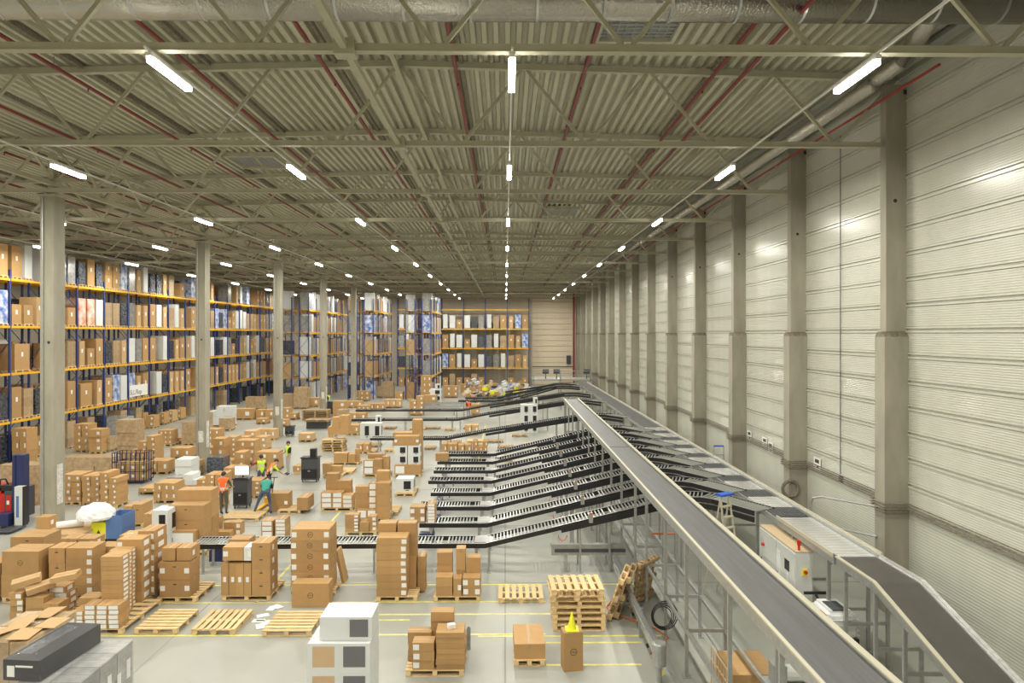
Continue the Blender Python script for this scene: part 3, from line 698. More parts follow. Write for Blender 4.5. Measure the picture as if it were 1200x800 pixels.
# ---------------------------------------------------------------- roller chutes
def chute(label, pts, w, fine, legs, rails='black', n_end=True, deep=None, w2=.62):
    """pts: centre line; rails either side, rollers across"""
    t = thing('roller_conveyor', label, 'conveyor', (0, 0, 0), group='roller chutes below the sorting conveyor')
    pts = [Vector(p) for p in pts]; segs = list(zip(pts, pts[1:]))
    # averaged cross directions so that neighbouring pieces join
    dirs = [(b-a).normalized() for a, b in segs]
    cr = []
    for i in range(len(pts)):
        d = dirs[0] if i == 0 else dirs[-1] if i == len(pts)-1 else (dirs[i-1]+dirs[i]).normalized()
        c = Vector((d.y, -d.x, 0)).normalized()
        k = 1.0 if i in (0, len(pts)-1) else 1/max(.6, c.dot(Vector((dirs[i].y, -dirs[i].x, 0)).normalized()))
        cr.append(c*k)
    for s, nm in ((1, 'side_rail'), (-1, 'side_rail')):
        q = MB(); vs = []; fs = []
        for p, c in zip(pts, cr):
            for o, z in ((w/2, -.11), (w/2+.03, -.11), (w/2+.03, .032), (w/2, .032)): vs.append(p+c*s*o+Vector((0,0,z)))
        for i in range(len(segs)):
            a = i*4; b = a+4
            for j in range(4): f = (a+j, a+(j+1)%4, b+(j+1)%4, b+j); fs.append(f if s > 0 else f[::-1])
        fs += [(3,2,1,0), tuple(range(len(vs)-4, len(vs)))]
        q.add(vs, fs).build(nm, rails, t)
        q = MB(); vs = []; fs = []
        for p, c in zip(pts, cr):
            for o in (w/2-.025, w/2+.032): vs.append(p+c*s*o+Vector((0,0,.036)))
        for i in range(len(segs)): fs.append((i*2, i*2+1, i*2+3, i*2+2) if s < 0 else (i*2+2, i*2+3, i*2+1, i*2))
        q.add(vs, fs).build('rail_cap', 'roller', t)
    q = MB()
    for i in range(max(0, len(pts)-5), len(pts)-1):
        q.bar(pts[i]+cr[i]*(w/2+.02)+Vector((0,0,-.22)), pts[i+1]+cr[i+1]*(w/2+.02)+Vector((0,0,-.22)), .05, .15)
    q.build('underframe', rails, t)
    rm = MB().tube((0, -w/2+.02, 0), (0, w/2-.02, 0), .027, 6).mesh('roller', 'roller')
    jn = MB(); pitch = .108 if fine else .13; cnt = 0
    for i, ((a, b), d) in enumerate(zip(segs, dirs)):
        L = (b-a).length; n = max(1, int(L/pitch)); ang = math.atan2(d.y, d.x)
        for j in range(n):
            if L > 2 and j % 18 == 17: continue
            p = a+d*(L*(j+.5)/n)
            if fine and cnt < 290: obj('roller', rm, t, p, (0, 0, ang)); cnt += 1
            else:
                c = Vector((-d.y, d.x, 0)).normalized()*(w/2-.02); jn.tube(p-c, p+c, .028, 4)
    if jn.v: jn.build('rollers', 'roller', t)['kind'] = 'stuff'
    for (x, frac) in legs:
        for a, b in segs:
            if min(a.x, b.x) <= x <= max(a.x, b.x):
                f = (x-a.x)/(b.x-a.x); p = a+(b-a)*f
                for s in (-1, 1):
                    l = MB().box(p.x-.03, p.x+.03, p.y+s*(w/2-.03)-.03, p.y+s*(w/2-.03)+.03, .015, p.z-.12).build('leg', 'galv', t)
                    MB().box(p.x-.07, p.x+.07, p.y+s*(w/2-.03)-.07, p.y+s*(w/2-.03)+.07, 0, .015).build('foot_plate', 'galv', l)
                MB().box(p.x-.02, p.x+.02, p.y-w/2+.06, p.y+w/2-.06, p.z-.3, p.z-.24).build('cross_member', 'galv', t)
                break
    return t
xl = [-9.6, -2.9, -3.2, -3.0, -3.35, -3.35, -3.4, -3.4]
for i in range(8):
    y = CY[i]+.40
    pts = [(xl[i], y, .87), (-.62, y, .87), (1.3, y, 1.32), (4.9, y, 2.18), (5.7, y, 2.27), (6.15, y-.15, 2.29), (6.55, y-.5, 2.30), (7.35, y-1.95, 2.30)]
    t = chute('black-railed roller chute rising to the right, %s of the eight short ones from the front' % nth(i), pts, .78, i < 4, [(xl[i]+.4, 0), (-.9, 0), (-.5, 0), (2.3, 0), (3.2, 0), (5.4, 0)]+([(-6.5, 0), (-4, 0)] if i == 0 else []))
    MB().bar((1.7, y-.45, 1.32), (5.5, y-.45, 2.17), .05, .17).build('cable_duct', 'black', t)
    MB().box(-.95, -.35, y-.33, y+.33, .895, .92).build('transition_plate', 'plate', t)
    m = MB(); c = Vector((1.75, y-.48, 1.17))
    for j in range(10): a0, a1 = pi+pi*j/10, pi+pi*(j+1)/10; m.tube(c+Vector((.13*cos(a0), 0, .16*sin(a0))), c+Vector((.13*cos(a1), 0, .16*sin(a1))), .015, 5)
    m.build('cable_loop', 'orangecord', t)
    MB().box(2.55, 2.67, y-.52, y-.44, 1.55, 1.85).build('sensor_bracket', 'galv', t); MB().box(2.58, 2.64, y-.54, y-.5, 1.80, 1.86).build('sensor', 'orangecord', t)
LONG = [(42.0, -8.3, -3.6), (51.3, -11.5, -3.6), (57.6, -12.6, -3.7), (65.5, -4.5, -1.0), (68.5, -4.0, -1.0)]
for i, (y, x0, xb) in enumerate(LONG):
    y += .4
    pts = [(x0, y, .87), (xb, y, .87), (xb+2.4, y, 1.32), (4.9, y, 2.28), (5.7, y, 2.30), (6.4, y-.2, 2.30), (7.35, y-1.6, 2.30)]
    t = chute('long roller chute reaching far left across the floor, %s of five behind the short ones' % nth(i), pts, .78, False, [(x0+.5, 0), ((x0+xb)/2, 0), (xb-.4, 0), (xb+.2, 0), (xb+3.2, 0), (3.2, 0), (5.4, 0)])
    MB().bar((0, y-.45, 1.45), (5.0, y-.45, 2.2), .05, .17).build('cable_duct', 'black', t)
# bright sorter feed table far left of belt end
for i in range(2):
    y = 61.6+i*2.9
    t = chute('short flat roller table on the floor, %s of two left of the far parcel heap' % nth(i), [(-8.2, y, .8), (-4.0, y, .8)], .7, False, [(-7.6, 0), (-4.6, 0)], rails='galv')
# mezzanine frame at the far end
t = thing('sorter_platform', 'steel platform with monitors at the far end of the sorting conveyor', 'platform', (0, 0, 0))
MB().box(3.0, 9.4, 74, 78, 2.2, 2.35).build('deck', 'galv', t)
for x in (3.1, 6, 9.3): MB().box(x-.06, x+.06, 74, 74.12, 0, 3.3).build('post', 'galv', t)
MB().box(3, 9.4, 74, 74.05, 3.25, 3.3).box(3, 9.4, 74, 74.05, 2.8, 2.84).build('handrail', 'galv', t)
for i, x in enumerate((4.1, 5.3, 8.6)): MB().box(x, x+.7, 75, 75.08, 2.9, 3.4).box(x+.3, x+.4, 75, 75.06, 2.35, 2.9).build('monitor', 'dgrey', t)
# ---------------------------------------------------------------- barriers
t = thing('barrier_rail', 'grey steel guard rail lying across below the front chute', 'barrier', (0, 0, 0))
a = P(646, 655, 21.0); zt = .78
x0, x1, y = a.x, XW(733, 21.0), a.y
MB().box(x0, x1, y-.04, y+.0, .50, .80).build('beam', 'galv', t); MB().box(x0+.1, x1, y-.075, y-.04, .60, .70).build('beam_groove', 'dgrey', t)
MB().box(x0-.03, x1, y-.06, y+.1, .80, .84).build('beam_cap', 'galv', t)
for x in (x0+.45, x1-.45): MB().box(x-.05, x+.05, y, y+.1, .01, .8).box(x-.12, x+.12, y-.07, y+.17, 0, .01).build('post', 'galv', t)
t = thing('barrier_rail', 'grey steel guard rail running beside the belt legs with a round end post', 'barrier', (0, 0, 0))
b = P(771, 795, ZF(795)); xx = b.x
MB().box(xx-.06, xx-.02, 14.4, 19.8, .42, .72).build('beam', 'galv', t); MB().box(xx-.09, xx-.06, 14.4, 19.8, .52, .62).build('beam_groove', 'roller', t); MB().box(xx-.09, xx, 14.4, 19.8, .72, .75).build('beam_cap', 'roller', t)
for y in (16.4, 18.6): MB().box(xx-.02, xx+.08, y-.05, y+.05, 0, .7).build('post', 'galv', t)
MB().lathe((xx, 14.3, 0), [(.055, 0), (.055, .35), (.15, .36), (.15, .80), (.13, .83)], 16).build('end_post', 'galv', t, smooth=False)
cc = MB()
for k in range(4):
    r0 = .22+.03*k
    for j in range(18): a0, a1 = 2*pi*j/18, 2*pi*(j+1)/18; cc.tube((3.72+.02*k, 16.1+.02*k+r0*cos(a0), .62+r0*sin(a0)*1.1), (3.72+.02*k, 16.1+.02*k+r0*cos(a1), .62+r0*sin(a1)*1.1), .014, 5)
cc.v = [(3.72+(v[1]-16.1), 16.1+(v[0]-3.72), v[2]) for v in cc.v]
tag(cc.build('cable_coil', 'black'), 'coil of black cable hanging on a leg of the near belt conveyor', 'cable')
# ---------------------------------------------------------------- goods on the floor, near to far
def S(pl_, cols, dep=.55):
    """pl_: (x0,x1,y,depth,label,slats); cols: (x0,x1,ytop,ybot,n,where,extra)"""
    zc = pal(*pl_)
    for c in cols:
        kw = dict(c[6]) if len(c) > 6 else {}
        d = kw.pop('dep', dep); off = kw.pop('off', 0)
        col0(zc, c[0], c[1], c[2], c[3], c[4], d, c[5], off, kw)
    return zc
def col0(zc, x0, x1, yt, yb, n, d, where, off, kw):
    column(zc, x0, x1, yt, yb, n, d, where, off=off, **kw)
def onpal(yb, zc): return 391+(CAMZ-.146)*F/zc   # picture height of the pallet deck at depth zc
def T(px0, px1, y, dep, label, cols, slats='x', old=0, fine=None):
    """pallet plus columns; each (x0,x1,ytop,n,dep,off,where,kw): they stand on the deck"""
    zc = pal(px0, px1, y, dep, label, slats, fine, old)
    for c in cols:
        x0, x1, yt, n, d, off, where = c[:7]; kw = c[7] if len(c) > 7 else {}
        z = zc+off; yb = 391+(CAMZ-.147)*F/z
        if 'zb' in kw: kw = dict(kw); yb = 391+(CAMZ-kw.pop('zb'))*F/z
        column(z, x0, x1, yt, yb, n, d, where, **kw)
    return zc
A = dict
# front row: wrapped loads at the bottom edge
zc = 11.4
t = thing('wrapped_appliances', 'white appliance cartons in two steps under clear stretch film, bottom centre-left', 'pallet load', (XW(361, zc), P(361, 800, zc).y, 0))
x0 = 0; wd = XW(433, zc)-XW(361, zc); zt1 = P(400, 754, zc).z; zt2 = P(400, 725, zc+.05).z; x1 = XW(373, zc)-XW(361, zc); 
xr_ = XW(434, zc)-XW(361, zc)
hh = (zt1-.15)/4
for k in range(4):
    for j in range(2):
        c = obj('carton', cmesh(q2(wd/2), .8, round(hh, 3), 'white'), t, (wd*(.25+.5*j), .4, .15+k*hh))
        obj('printed_picture' if j else 'printed_panel', slab(wd*.36, hh*.7, 'ink' if False else ('dgrey' if j else 'board2'), 'printed_picture' if j else 'printed_panel'), c, (0, -.4, hh*.55))
for j in range(2):
    c = obj('carton', cmesh(q2((xr_-x1)/2), .62, round(zt2-zt1, 3), 'white'), t, (x1+(xr_-x1)*(.25+.5*j), .42, zt1+.003))
    if j: obj('printed_picture', slab((xr_-x1)*.36, (zt2-zt1)*.75, 'dgrey', 'printed_picture'), c, (0, -.31, (zt2-zt1)*.52))
p = MB()
for a in (.1, wd/2, wd-.1): p.box(a-.06, a+.06, 0, .8, 0, .1)
p.box(0, wd, 0, .8, .1, .145).build('pallet', 'wood', t)
fm_ = MB().box(-.015, wd+.015, -.015, .815, .12, zt1+.006).box(x1-.012, xr_+.012, .09, .745, zt1+.01, zt2+.01)
fm_.add([(wd+.01,0,.3),(wd+.12,.05,.2),(wd+.16,.1,1.1),(wd+.02,.02,2.0)], [(0,1,2,3)]).build('stretch_film', 'film', t)
zc = 12.6   # grey wrapped pallet with black box, lower left
xa, xb = XW(22, 11.2), XW(98, 11.2); ya = 11.2
xr2 = XW(98, 11.2)
t = thing('wrapped_pallet', 'grey film-wrapped pallet of cartons at the bottom left corner', 'pallet load', (xa, ya, 0))
zt = P(98, 797, 11.2).z; wd = xb-xa
for i in range(2):
    for j in range(3):
        for k in range(3):
            hh = (zt-.15)/3
            obj('carton', cmesh(q2(wd/2-.01), .5, round(hh-.01, 3), 'filmwrap'), t, (wd*(.25+.5*i), .27+.52*j, .15+k*hh))
for j in range(5): obj('shipping_label', slab(.12, .34, 'paper', 'shipping_label', 'x'), t, (wd, .2+.3*j, zt-.45-.12*(j % 2)))
p = MB()
for a in (.1, wd/2, wd-.1): p.box(a-.06, a+.06, 0, 1.56, 0, .1)
p.box(0, wd, 0, 1.56, .1, .145).build('pallet', 'wood', t)
MB().box(-.01, wd+.012, -.012, 1.57, .13, zt+.012).build('stretch_film', 'film', t)
bb = P(60, 770, 11.9)
o = tag(MB().box(-.32, .32, -.72, .72, 0, .34).build('black_carton', 'black', None, (XW(62, 11.9)+.05, 11.95, zt+.015)), 'long black printed carton under clear film on top of the grey wrapped pallet', 'box')
o.rotation_euler = (0, 0, -.10)
MB().box(-.26, .0, -.5, .6, .34, .342).build('printed_top', 'darkwrap', o)
MB().box(-.25, -.12, -.725, -.72, .06, .24).build('white_lettering', 'paper', o); MB().box(-.10, .2, -.725, -.72, .22, .25).build('white_lettering', 'paper', o)
f = MB(); f.add([(-.4,-.78,0),(.42,-.78,0),(.34,-.74,.36),(-.34,-.74,.36),(-.4,.76,0),(.55,.76,0),(.34,.74,.36),(-.34,.74,.36)], [(0,1,2,3),(1,5,6,2),(5,4,7,6),(4,0,3,7),(3,2,6,7)]); f.build('film_sheet', 'film2', o)
c = P(112, 735, 14.5)
cone = lambda loc, lab: [ (lambda t: (MB().box(-.14,.14,-.14,.14,0,.02).build('base','yel',t), MB().lathe((0,0,.02),[(.10,0),(.07,.12),(.02,.34),(.012,.36)],14).build('cone_body','yel',t)))(thing('marker_cone', lab, 'cone', loc)) ]
# brown wrapped pallet at the left edge
zc = 12.9; xa, xb = XW(-30, zc), XW(36, zc); zt = P(30, 750, zc).z; wd = xb-xa
t = thing('wrapped_pallet', 'brown wrapped pallet with torn open carton tops at the left edge', 'pallet load', (xa, zc, 0))
for i in range(3):
    for j in range(2):
        for k in range(3):
            hh = (zt-.15)/3; obj('carton', cmesh(q2(wd/3-.01), .72, round(hh-.01, 3), 'brownwrap'), t, (wd*(1/6+i/3), .38+.74*j, .15+k*hh))
for i in range(7): obj('shipping_label', slab(.12, .3, 'paper', 'shipping_label'), t, (.1+i*wd/7.2, -.002, zt-1.0))
for j in range(6): obj('shipping_label', slab(.18, .3, 'paper', 'shipping_label', 'x'), t, (wd, .15+.23*j, zt-.28))
for i in range(5): obj('open_flap', MB().box(-.2,.2,-.26,.26,0,.008).mesh('open_flap','board2'), t, (.2+i*wd/5.3, .3+.5*(i % 3), zt+.03), (R.uniform(-.12,.12), R.uniform(-.12,.12), R.uniform(-.3,.3)))
p = MB()
for a in (.1, wd/2, wd-.1): p.box(a-.06, a+.06, 0, 1.5, 0, .1)
p.box(0, wd, 0, 1.5, .1, .145).build('pallet', 'wood', t)
MB().box(-.01, wd+.012, -.012, 1.5, .13, zt-.35).build('stretch_film', 'film', t)
# S6: pallet in the front middle
zc = T(475, 544, 793, .95, 'pallet carrying mixed brown cartons, front middle by the bottom edge', [
 (483, 509, 753, 3, .34, 0, 'the front left stack of the bottom middle pallet', A(lab='l')),
 (511, 544, 741, 7, .5, 0, 'the right stack of the bottom middle pallet', A(lab='')),
 (478, 506, 741, 5, .3, .40, 'the rear left stack of the bottom middle pallet', A(lab='')),
 (505, 532, 717, 5, .3, .55, 'the tallest rear stack of the bottom middle pallet', A(lab='')),
 (534, 546, 745, 6, .3, .52, 'the rear right stack of the bottom middle pallet', A(lab='')),
])
zt = P(525, 741, zc).z
carton(XW(528, zc), zc+.25, zt, .16, .12, .09, 'small white box lying on the right stack of the bottom middle pallet', 'paper', .4, '', tape=False)
t = thing('film_roll', 'upright roll of film leaning at the right of the bottom middle pallet', 'roll', P(549, 762, 15.8).xy.to_3d()); t.location.z = 0
MB().tube((0,0,0),(0,0,.50),.05,12).build('roll', 'filmwrap', t); MB().tube((0,0,.5),(0,0,.52),.02,8).build('core','ink',t)
# single cartons bottom right of centre
zc = pal(602, 639, 781, 1.1, 'pallet under the single large carton right of the bottom middle')
a = XW(602, zc); b = XW(639, zc)
carton((a+b)/2, zc+.55, .146, b-a-.02, 1.05, .33, 'large low brown carton alone on a pallet', lab='', rot=.02)
c = P(671, 786, 14.75)
carton(c.x, c.y+.17, 0, .42, .32, .84, 'tall brown carton standing alone on the floor under the yellow cone', lab='', rot=.15, logo=True)
cone((c.x, c.y+.17, .842), 'yellow marker cone on top of the tall lone carton')
c2 = P(113, 690, 15.3)
# pallet stack
zc = ZF(740); a = XW(648, zc)
for k in range(7):
    pallet(a+R.uniform(-.06, .04)-.04*(k > 4), zc+R.uniform(0, .04), .146*k, 1.3, 1.05, 'x' if k < 5 else 'y', 'light wooden pallet, %s in the tall stack right of centre' % (ORD[k]+(' from the floor' if k else '')), R.uniform(-.03, .03), 'stack of pallets right of centre', old=0)
c = P(596, 738, 17)
# leaning pallets
for i, (x, y, r, rz, l, dd) in enumerate(((3.02, 17.75, 1.25, -.32, 'pallet leaning upright beside the pallet stack, left of two', 1.2), (3.22, 17.85, 1.25, -.32, 'pallet leaning upright close behind the left leaning one', 1.2), (3.86, 18.6, 1.45, -.75, 'weathered pallet leaning against a belt leg, tied with white film', .8), (3.98, 18.75, 1.4, -.7, 'weathered broken pallet behind the film-tied one', .8))):
    pallet(x-.55, y-dd/2, .56, 1.1, dd, 'y', l, old=int(i > 0), tilt=(0, -r, rz))
# empty pallets of the front row
pal(584, 637, 707, 1.0, 'empty pallet between the cartons and the pallet stack', 'y')
pal(157, 207, 743.5, 1.2, 'empty pallet with crosswise boards, leftmost of the three in the front row', 'x')
zc = pal(224, 275, 744, 1.2, 'empty pallet with lengthwise boards and a sheet of paper, middle of three', 'y')
tag(MB().box(-.14,.14,-.1,.1,0,.002).build('paper_sheet', 'paper', None, (XW(277, 20.0), 20.2-.3, .147)), 'white paper sheet on the middle empty pallet', 'paper')
pal(307, 364, 746, 1.2, 'empty pallet, rightmost of three, partly behind the white appliances', 'x')
for i, (px, py) in enumerate(((303,727),(308,721),(312,730),(318,713),(305,734),(325,711))):
    c = P(px, py, ZF(py)); tag(MB().box(-.15,.15,-.1,.1,0,.002).build('paper_sheet', 'paper', None, (c.x, c.y, .002*(i+1)), ), 'white paper sheet on the floor right of the middle pallet, %s from the camera' % nth((4,2,3,1,5,0)[i]), 'paper', 'loose sheets on the floor').rotation_euler = (0, 0, i*.5)
# P14: the tall stacks of small labelled cartons
T(84, 143, 744, 1.9, 'long pallet under the many small labelled cartons, left foreground', [
 (84, 98, 716, 4, .4, 0, 'the first column of small labelled cartons', A(lab='w')),
 (98, 112, 709, 5, .4, 0, 'the second column of small labelled cartons', A(lab='w')),
 (112, 126, 709, 5, .4, 0, 'the third column of small labelled cartons', A(lab='w')),
 (126, 140, 709, 5, .4, 0, 'the fourth column of small labelled cartons', A(lab='w')),
 (118, 142, 652, 14, .4, .42, 'the tall narrow stack of flat cartons', A(lab='S')),
 (122, 146, 650, 15, .4, .85, 'the tall flat-carton stack just behind', A(lab='S')),
 (92, 116, 700, 5, .4, .5, 'the low stack left of the flat cartons', A(lab='')),
 (127, 151, 645, 14, .4, 1.28, 'the farthest tall flat-carton stack', A(lab='S')),
])
T(137, 166, 712, 1.2, 'pallet under the tall carton columns behind the flat cartons', [
 (137, 166, 632, 6, .5, .0, 'the column with a label on top behind the flat cartons', A(lab='lS')),
 (140, 162, 627, 6, .5, .55, 'the rearmost left column behind the flat cartons', A(lab='S')),
 (162, 181, 622, 6, .7, .5, 'the right column behind the flat cartons', A(lab='rS')),
], old=0)
T(116, 136, 690, .8, 'pallet seen between the tall carton columns on the left', [(114, 137, 640, 4, .5, 0, 'the short column left of the label-topped one', A(lab='s'))])
# big cartons left
T(57, 108, 703, 1.2, 'pallet under the square five-high columns at left', [
 (57, 76, 642, 3, .55, 0, 'the left column of the paired columns at left', A(lab='', hole=True)),
 (77, 108, 642, 5, .62, 0, 'the right column of the paired columns at left', A(lab='r')),
 (71, 90, 631, 5, .5, .66, 'the rear left column of the paired columns at left', A(lab='')),
 (91, 111, 631, 5, .5, .66, 'the rear right column of the paired columns at left', A(lab='rs')),
])
T(2, 46, 706, 1.0, 'pallet under the big round-marked carton at far left', [
 (2, 45, 646, 2, .7, 0, 'the front big-carton stack at far left', A(lab='', logo=True)),
 (-30, 0, 660, 2, .7, 0, 'the stack cut by the left picture edge', A(lab='r')),
])
T(8, 52, 684, 1.0, 'pallet under the wide carton stack behind the far left one', [(12, 51, 629, 3, .8, 0, 'the wide stack behind the far left one', A(lab='', hole=True))])
# messy opened cartons
T(12, 80, 732, 1.1, 'pallet under the heap of opened cartons at left', [
 (12, 27, 694, 4, .4, 0, 'the left end of the heap of opened cartons', A(lab='r', jit=.04)),
 (29, 50, 700, 2, .4, 0, 'the middle of the heap of opened cartons', A(lab='', jit=.04)),
 (51, 69, 707, 1, .4, 0, 'the front of the heap of opened cartons', A(lab='r')),
 (58, 78, 687, 4, .4, .45, 'the right end of the heap of opened cartons', A(lab='wS', jit=.04)),
 (20, 44, 690, 3, .4, .45, 'the rear of the heap of opened cartons', A(lab='', jit=.05)),
], old=1)
for i, (px, py, r, l) in enumerate(((32, 683, .5, 'left'), (48, 690, .7, 'middle'), (78, 678, .1, 'right'))):
    c = P(px, py, 17.4); carton(c.x, c.y, c.z, .62, .3, .14, 'flat carton lying tilted on the opened-carton heap, %s' % l, 'board2', r, '').rotation_euler = (.12, -.18, r)
# S1..S5 front row
T(184, 230, 706, 1.2, 'pallet under the two-high big cartons, second stack from the left in the row', [
 (187, 222.5, 658, 2, .55, 0, 'the low wide stack with two small cartons on top', A(lab='lr', hole=True)),
 (188, 223, 643, 3, .6, .58, 'the rear half of the low wide stack', A(lab='', )),
 (189.5, 205.5, 642, 1, .45, .02, 'left small carton on top of the low wide stack', A(lab='', zb=1.13, kind='brown carton')),
 (206.5, 223, 642, 1, .45, .02, 'right small carton on top of the low wide stack', A(lab='s', zb=1.13)),
])
T(260, 317, 704, 1.2, 'pallet under the upright thin cartons and four-high column', [
 (259, 267.5, 660, 1, .5, 0, 'first of the four upright thin cartons', A(lab='c', tape=False)),
 (268, 276.5, 660, 1, .5, 0, 'second of the four upright thin cartons', A(lab='c', tape=False)),
 (277, 285.5, 660, 1, .5, 0, 'third of the four upright thin cartons', A(lab='c', tape=False)),
 (286, 294.5, 660, 1, .5, 0, 'fourth of the four upright thin cartons', A(lab='c', tape=False)),
 (295, 317, 636, 4, .62, 0, 'the four-high column beside the thin cartons', A(lab='s', hole=True)),
 (261, 285, 641, 1, .5, 0, 'brown carton lying on the upright thin cartons', A(lab='l', zb=1.10)),
 (286, 294.5, 641, 1, .5, 0, 'white carton between the brown ones on the upright thin cartons', A(m='white', zb=1.10, kind='white carton')),
 (268, 292, 632, 5, .5, .6, 'the rear stack behind the thin cartons', A(lab='')),
 (296, 319, 648, 4, .5, .65, 'the rear column behind the four-high one', A(lab='s')),
])
T(342, 387, 706, 1.2, 'pallet under the tallest big-carton stack', [
 (341, 385.5, 620, 6, .85, .2, 'the tallest stack of big round-marked cartons', A(lab='lr', logo=True)),
 (368, 392, 630, 5, .3, 1.06, 'the rear of the tallest big-carton stack', A(lab='s')),
])
zc = ZF(713); a = P(341, 712, zc); b = P(384, 685, zc)
carton((a.x+b.x)/2, a.y+.3, 0, b.x-a.x, .45, b.z, 'brown round-marked carton standing on the floor before the tallest stack', lab='', logo=True)
o = carton(XW(404, 20.2), 20.3, 0, .09, .5, .95, 'narrow brown carton leaning against the tallest stack', lab=''); o.rotation_euler = (0, -.22, 0)
T(441, 489, 705, 1.0, 'pallet under the eight-high uniform carton stack', [
 (441, 476.5, 630, 8, .55, 0, 'the eight-high uniform stack in the centre', A(lab='r')),
 (443, 464, 613, 2, .4, .60, 'the left tall pair behind the eight-high stack', A(lab='')),
 (466, 488, 613, 2, .4, .60, 'the right tall pair behind the eight-high stack', A(lab='')),
])
zc = ZF(694); column(zc, 489.5, 498, 652, 693, 6, .5, 'the slim leaning stack right of the eight-high one', lab='')
T(508, 563, 705, .9, 'pallet under the six-carton group in the centre', [
 (511, 530, 676, 2, .4, 0, 'the left pair of the centre group', A(lab='')),
 (531.5, 541, 678, 1, .4, 0, 'middle carton of the centre group', A(lab='r')),
 (542, 563, 677, 2, .4, 0, 'the right pair of the centre group', A(lab='lr')),
 (512, 530, 647, 3, .35, .42, 'the rear left stack of the centre group', A(lab='')),
 (534, 545.5, 643, 2, .35, .42, 'the rear middle tall stack of the centre group', A(lab='')),
 (547, 563, 653, 2, .35, .42, 'the rear right stack of the centre group', A(lab='')),
])
# bin row behind
c = P(75, 626, 24.2)
t = thing('packing_table', 'low white packing table holding paper and boxes near the first column', 'table', (XW(44, 22.6), 22.4, 0))
MB().box(0, 1.65, 0, 1.3, .70, .76).build('table_top', 'board2', t); MB().box(.02, 1.63, .02, 1.28, 0, .70).build('side_panels', 'white', t)
carton(XW(58, 23.2), 23.2, .765, .45, .4, .40, 'open brown carton on the white packing table', lab='s')
tag(MB().tube((-.4,-.1,.12),(.3,.25,.12),.12,14).tube((-.405,-.1025,.12),(-.4,-.1,.12),.04,10,1).build('paper_roll', ['paper', 'ink'], None, (XW(88, 23.2), 23.1, .765)), 'roll of white paper lying on the packing table', 'roll')
def bin_(px0, px1, ytop, y, dep, m, nm, lab, cat='bin'):
    zc = ZF(y); a = P(px0, y, zc); b = P(px1, ytop, zc); wd = b.x-a.x; h = b.z
    t = thing(nm, lab, cat, (a.x, a.y, 0))
    MB().box(0, wd, 0, .02, 0, h).box(0, wd, dep-.02, dep, 0, h).box(0, .02, .02, dep-.02, 0, h).box(wd-.02, wd, .02, dep-.02, 0, h).box(.02, wd-.02, .02, dep-.02, 0, .02).build('shell', m, t)
    return t, wd, h
t, wd, h = bin_(107, 124, 612, 646, .7, 'yel', 'waste_bin', 'bright yellow waste box with a black diamond mark')
MB().add([(wd/2, -.004, h*.35), (wd/2+.1, -.004, h*.55), (wd/2, -.004, h*.75), (wd/2-.1, -.004, h*.55)], [(0,1,2,3)]).build('diamond_mark', 'ink', t)
t, wd, h = bin_(124, 143, 604, 646, .8, 'bluetarp', 'waste_container', 'container draped with a blue bag behind the yellow box')
MB().box(-.02, wd+.02, -.02, .82, 0, h*.35).build('base', 'black', t)
m = MB(); import_ico = bmesh.new(); bmesh.ops.create_icosphere(import_ico, subdivisions=3, radius=1)
for v in import_ico.verts: v.co *= 1+R.uniform(-.07, .07); v.co.x *= .62; v.co.y *= .5; v.co.z = max(-.2, v.co.z)*.42
me = bpy.data.meshes.new('foam_bag'); import_ico.to_mesh(me); me.materials.append(M['foam']); import_ico.free()
tag(obj('foam_bag', me, None, (XW(118, 23.3), 23.2, 1.17)), 'big heap of white foam in a bag on the blue container', 'bag')
T(145, 168, 618, 1.0, 'pallet under the two upright cartons right of the blue container', [(145, 155, 593, 1, .8, 0, 'left upright carton behind the blue container', A(lab='')), (155.5, 166, 591, 1, .8, 0, 'right upright carton behind the blue container', A(lab='', hole=True))])
def monitor_box(zc, x0, x1, yt, yb, dep, where, z0=None):
    o = None
    a = P(x0, yb, zc); b = P(x1, yt, zc); zb = a.z if z0 is None else z0; w_ = b.x-a.x
    o = tag(obj('printed_carton', cmesh(q2(w_), q2(dep), round(b.z-zb, 3), 'white'), None, ((a.x+b.x)/2, a.y+dep/2, zb)), 'white carton with black screen picture, '+where, 'box', 'white printed cartons')
    h = b.z-zb
    obj('printed_picture', slab(w_*.42, h*.62, 'black', 'printed_picture'), o, (w_*.16, -q2(dep)/2, h*.52)); obj('printed_stand', slab(w_*.2, h*.06, 'dgrey', 'printed_stand'), o, (w_*.16, -q2(dep)/2, h*.12))
    obj('printed_picture', slab(dep*.4, h*.6, 'black', 'printed_picture', 'x'), o, (q2(w_)/2, .1, h*.5))
    return o
zc = ZF(656); monitor_box(zc, 178, 196, 628, 655, .7, 'lower of two left of the tall carton stack', 0); monitor_box(zc, 178, 196, 598, 628, .7, 'upper of two left of the tall carton stack')
T(168, 196, 640, 1.0, 'pallet left behind the white printed pair', [(168, 179, 602, 2, .6, 0, 'the stack behind the white printed pair', A(lab=''))], fine=False)
T(197, 246, 652, 1.2, 'pallet under the tall stack with white-labelled crate', [
 (198, 229, 622, 1, .5, 0, 'crate with ten white labels', A(lab='w')), (197, 239, 592, 3, .6, .2, 'the tall left stack behind the labelled crate', A(lab='l', hole=True)),
 (208, 248, 574, 4, .6, .85, 'the tallest stack behind the labelled crate', A(lab=''))])
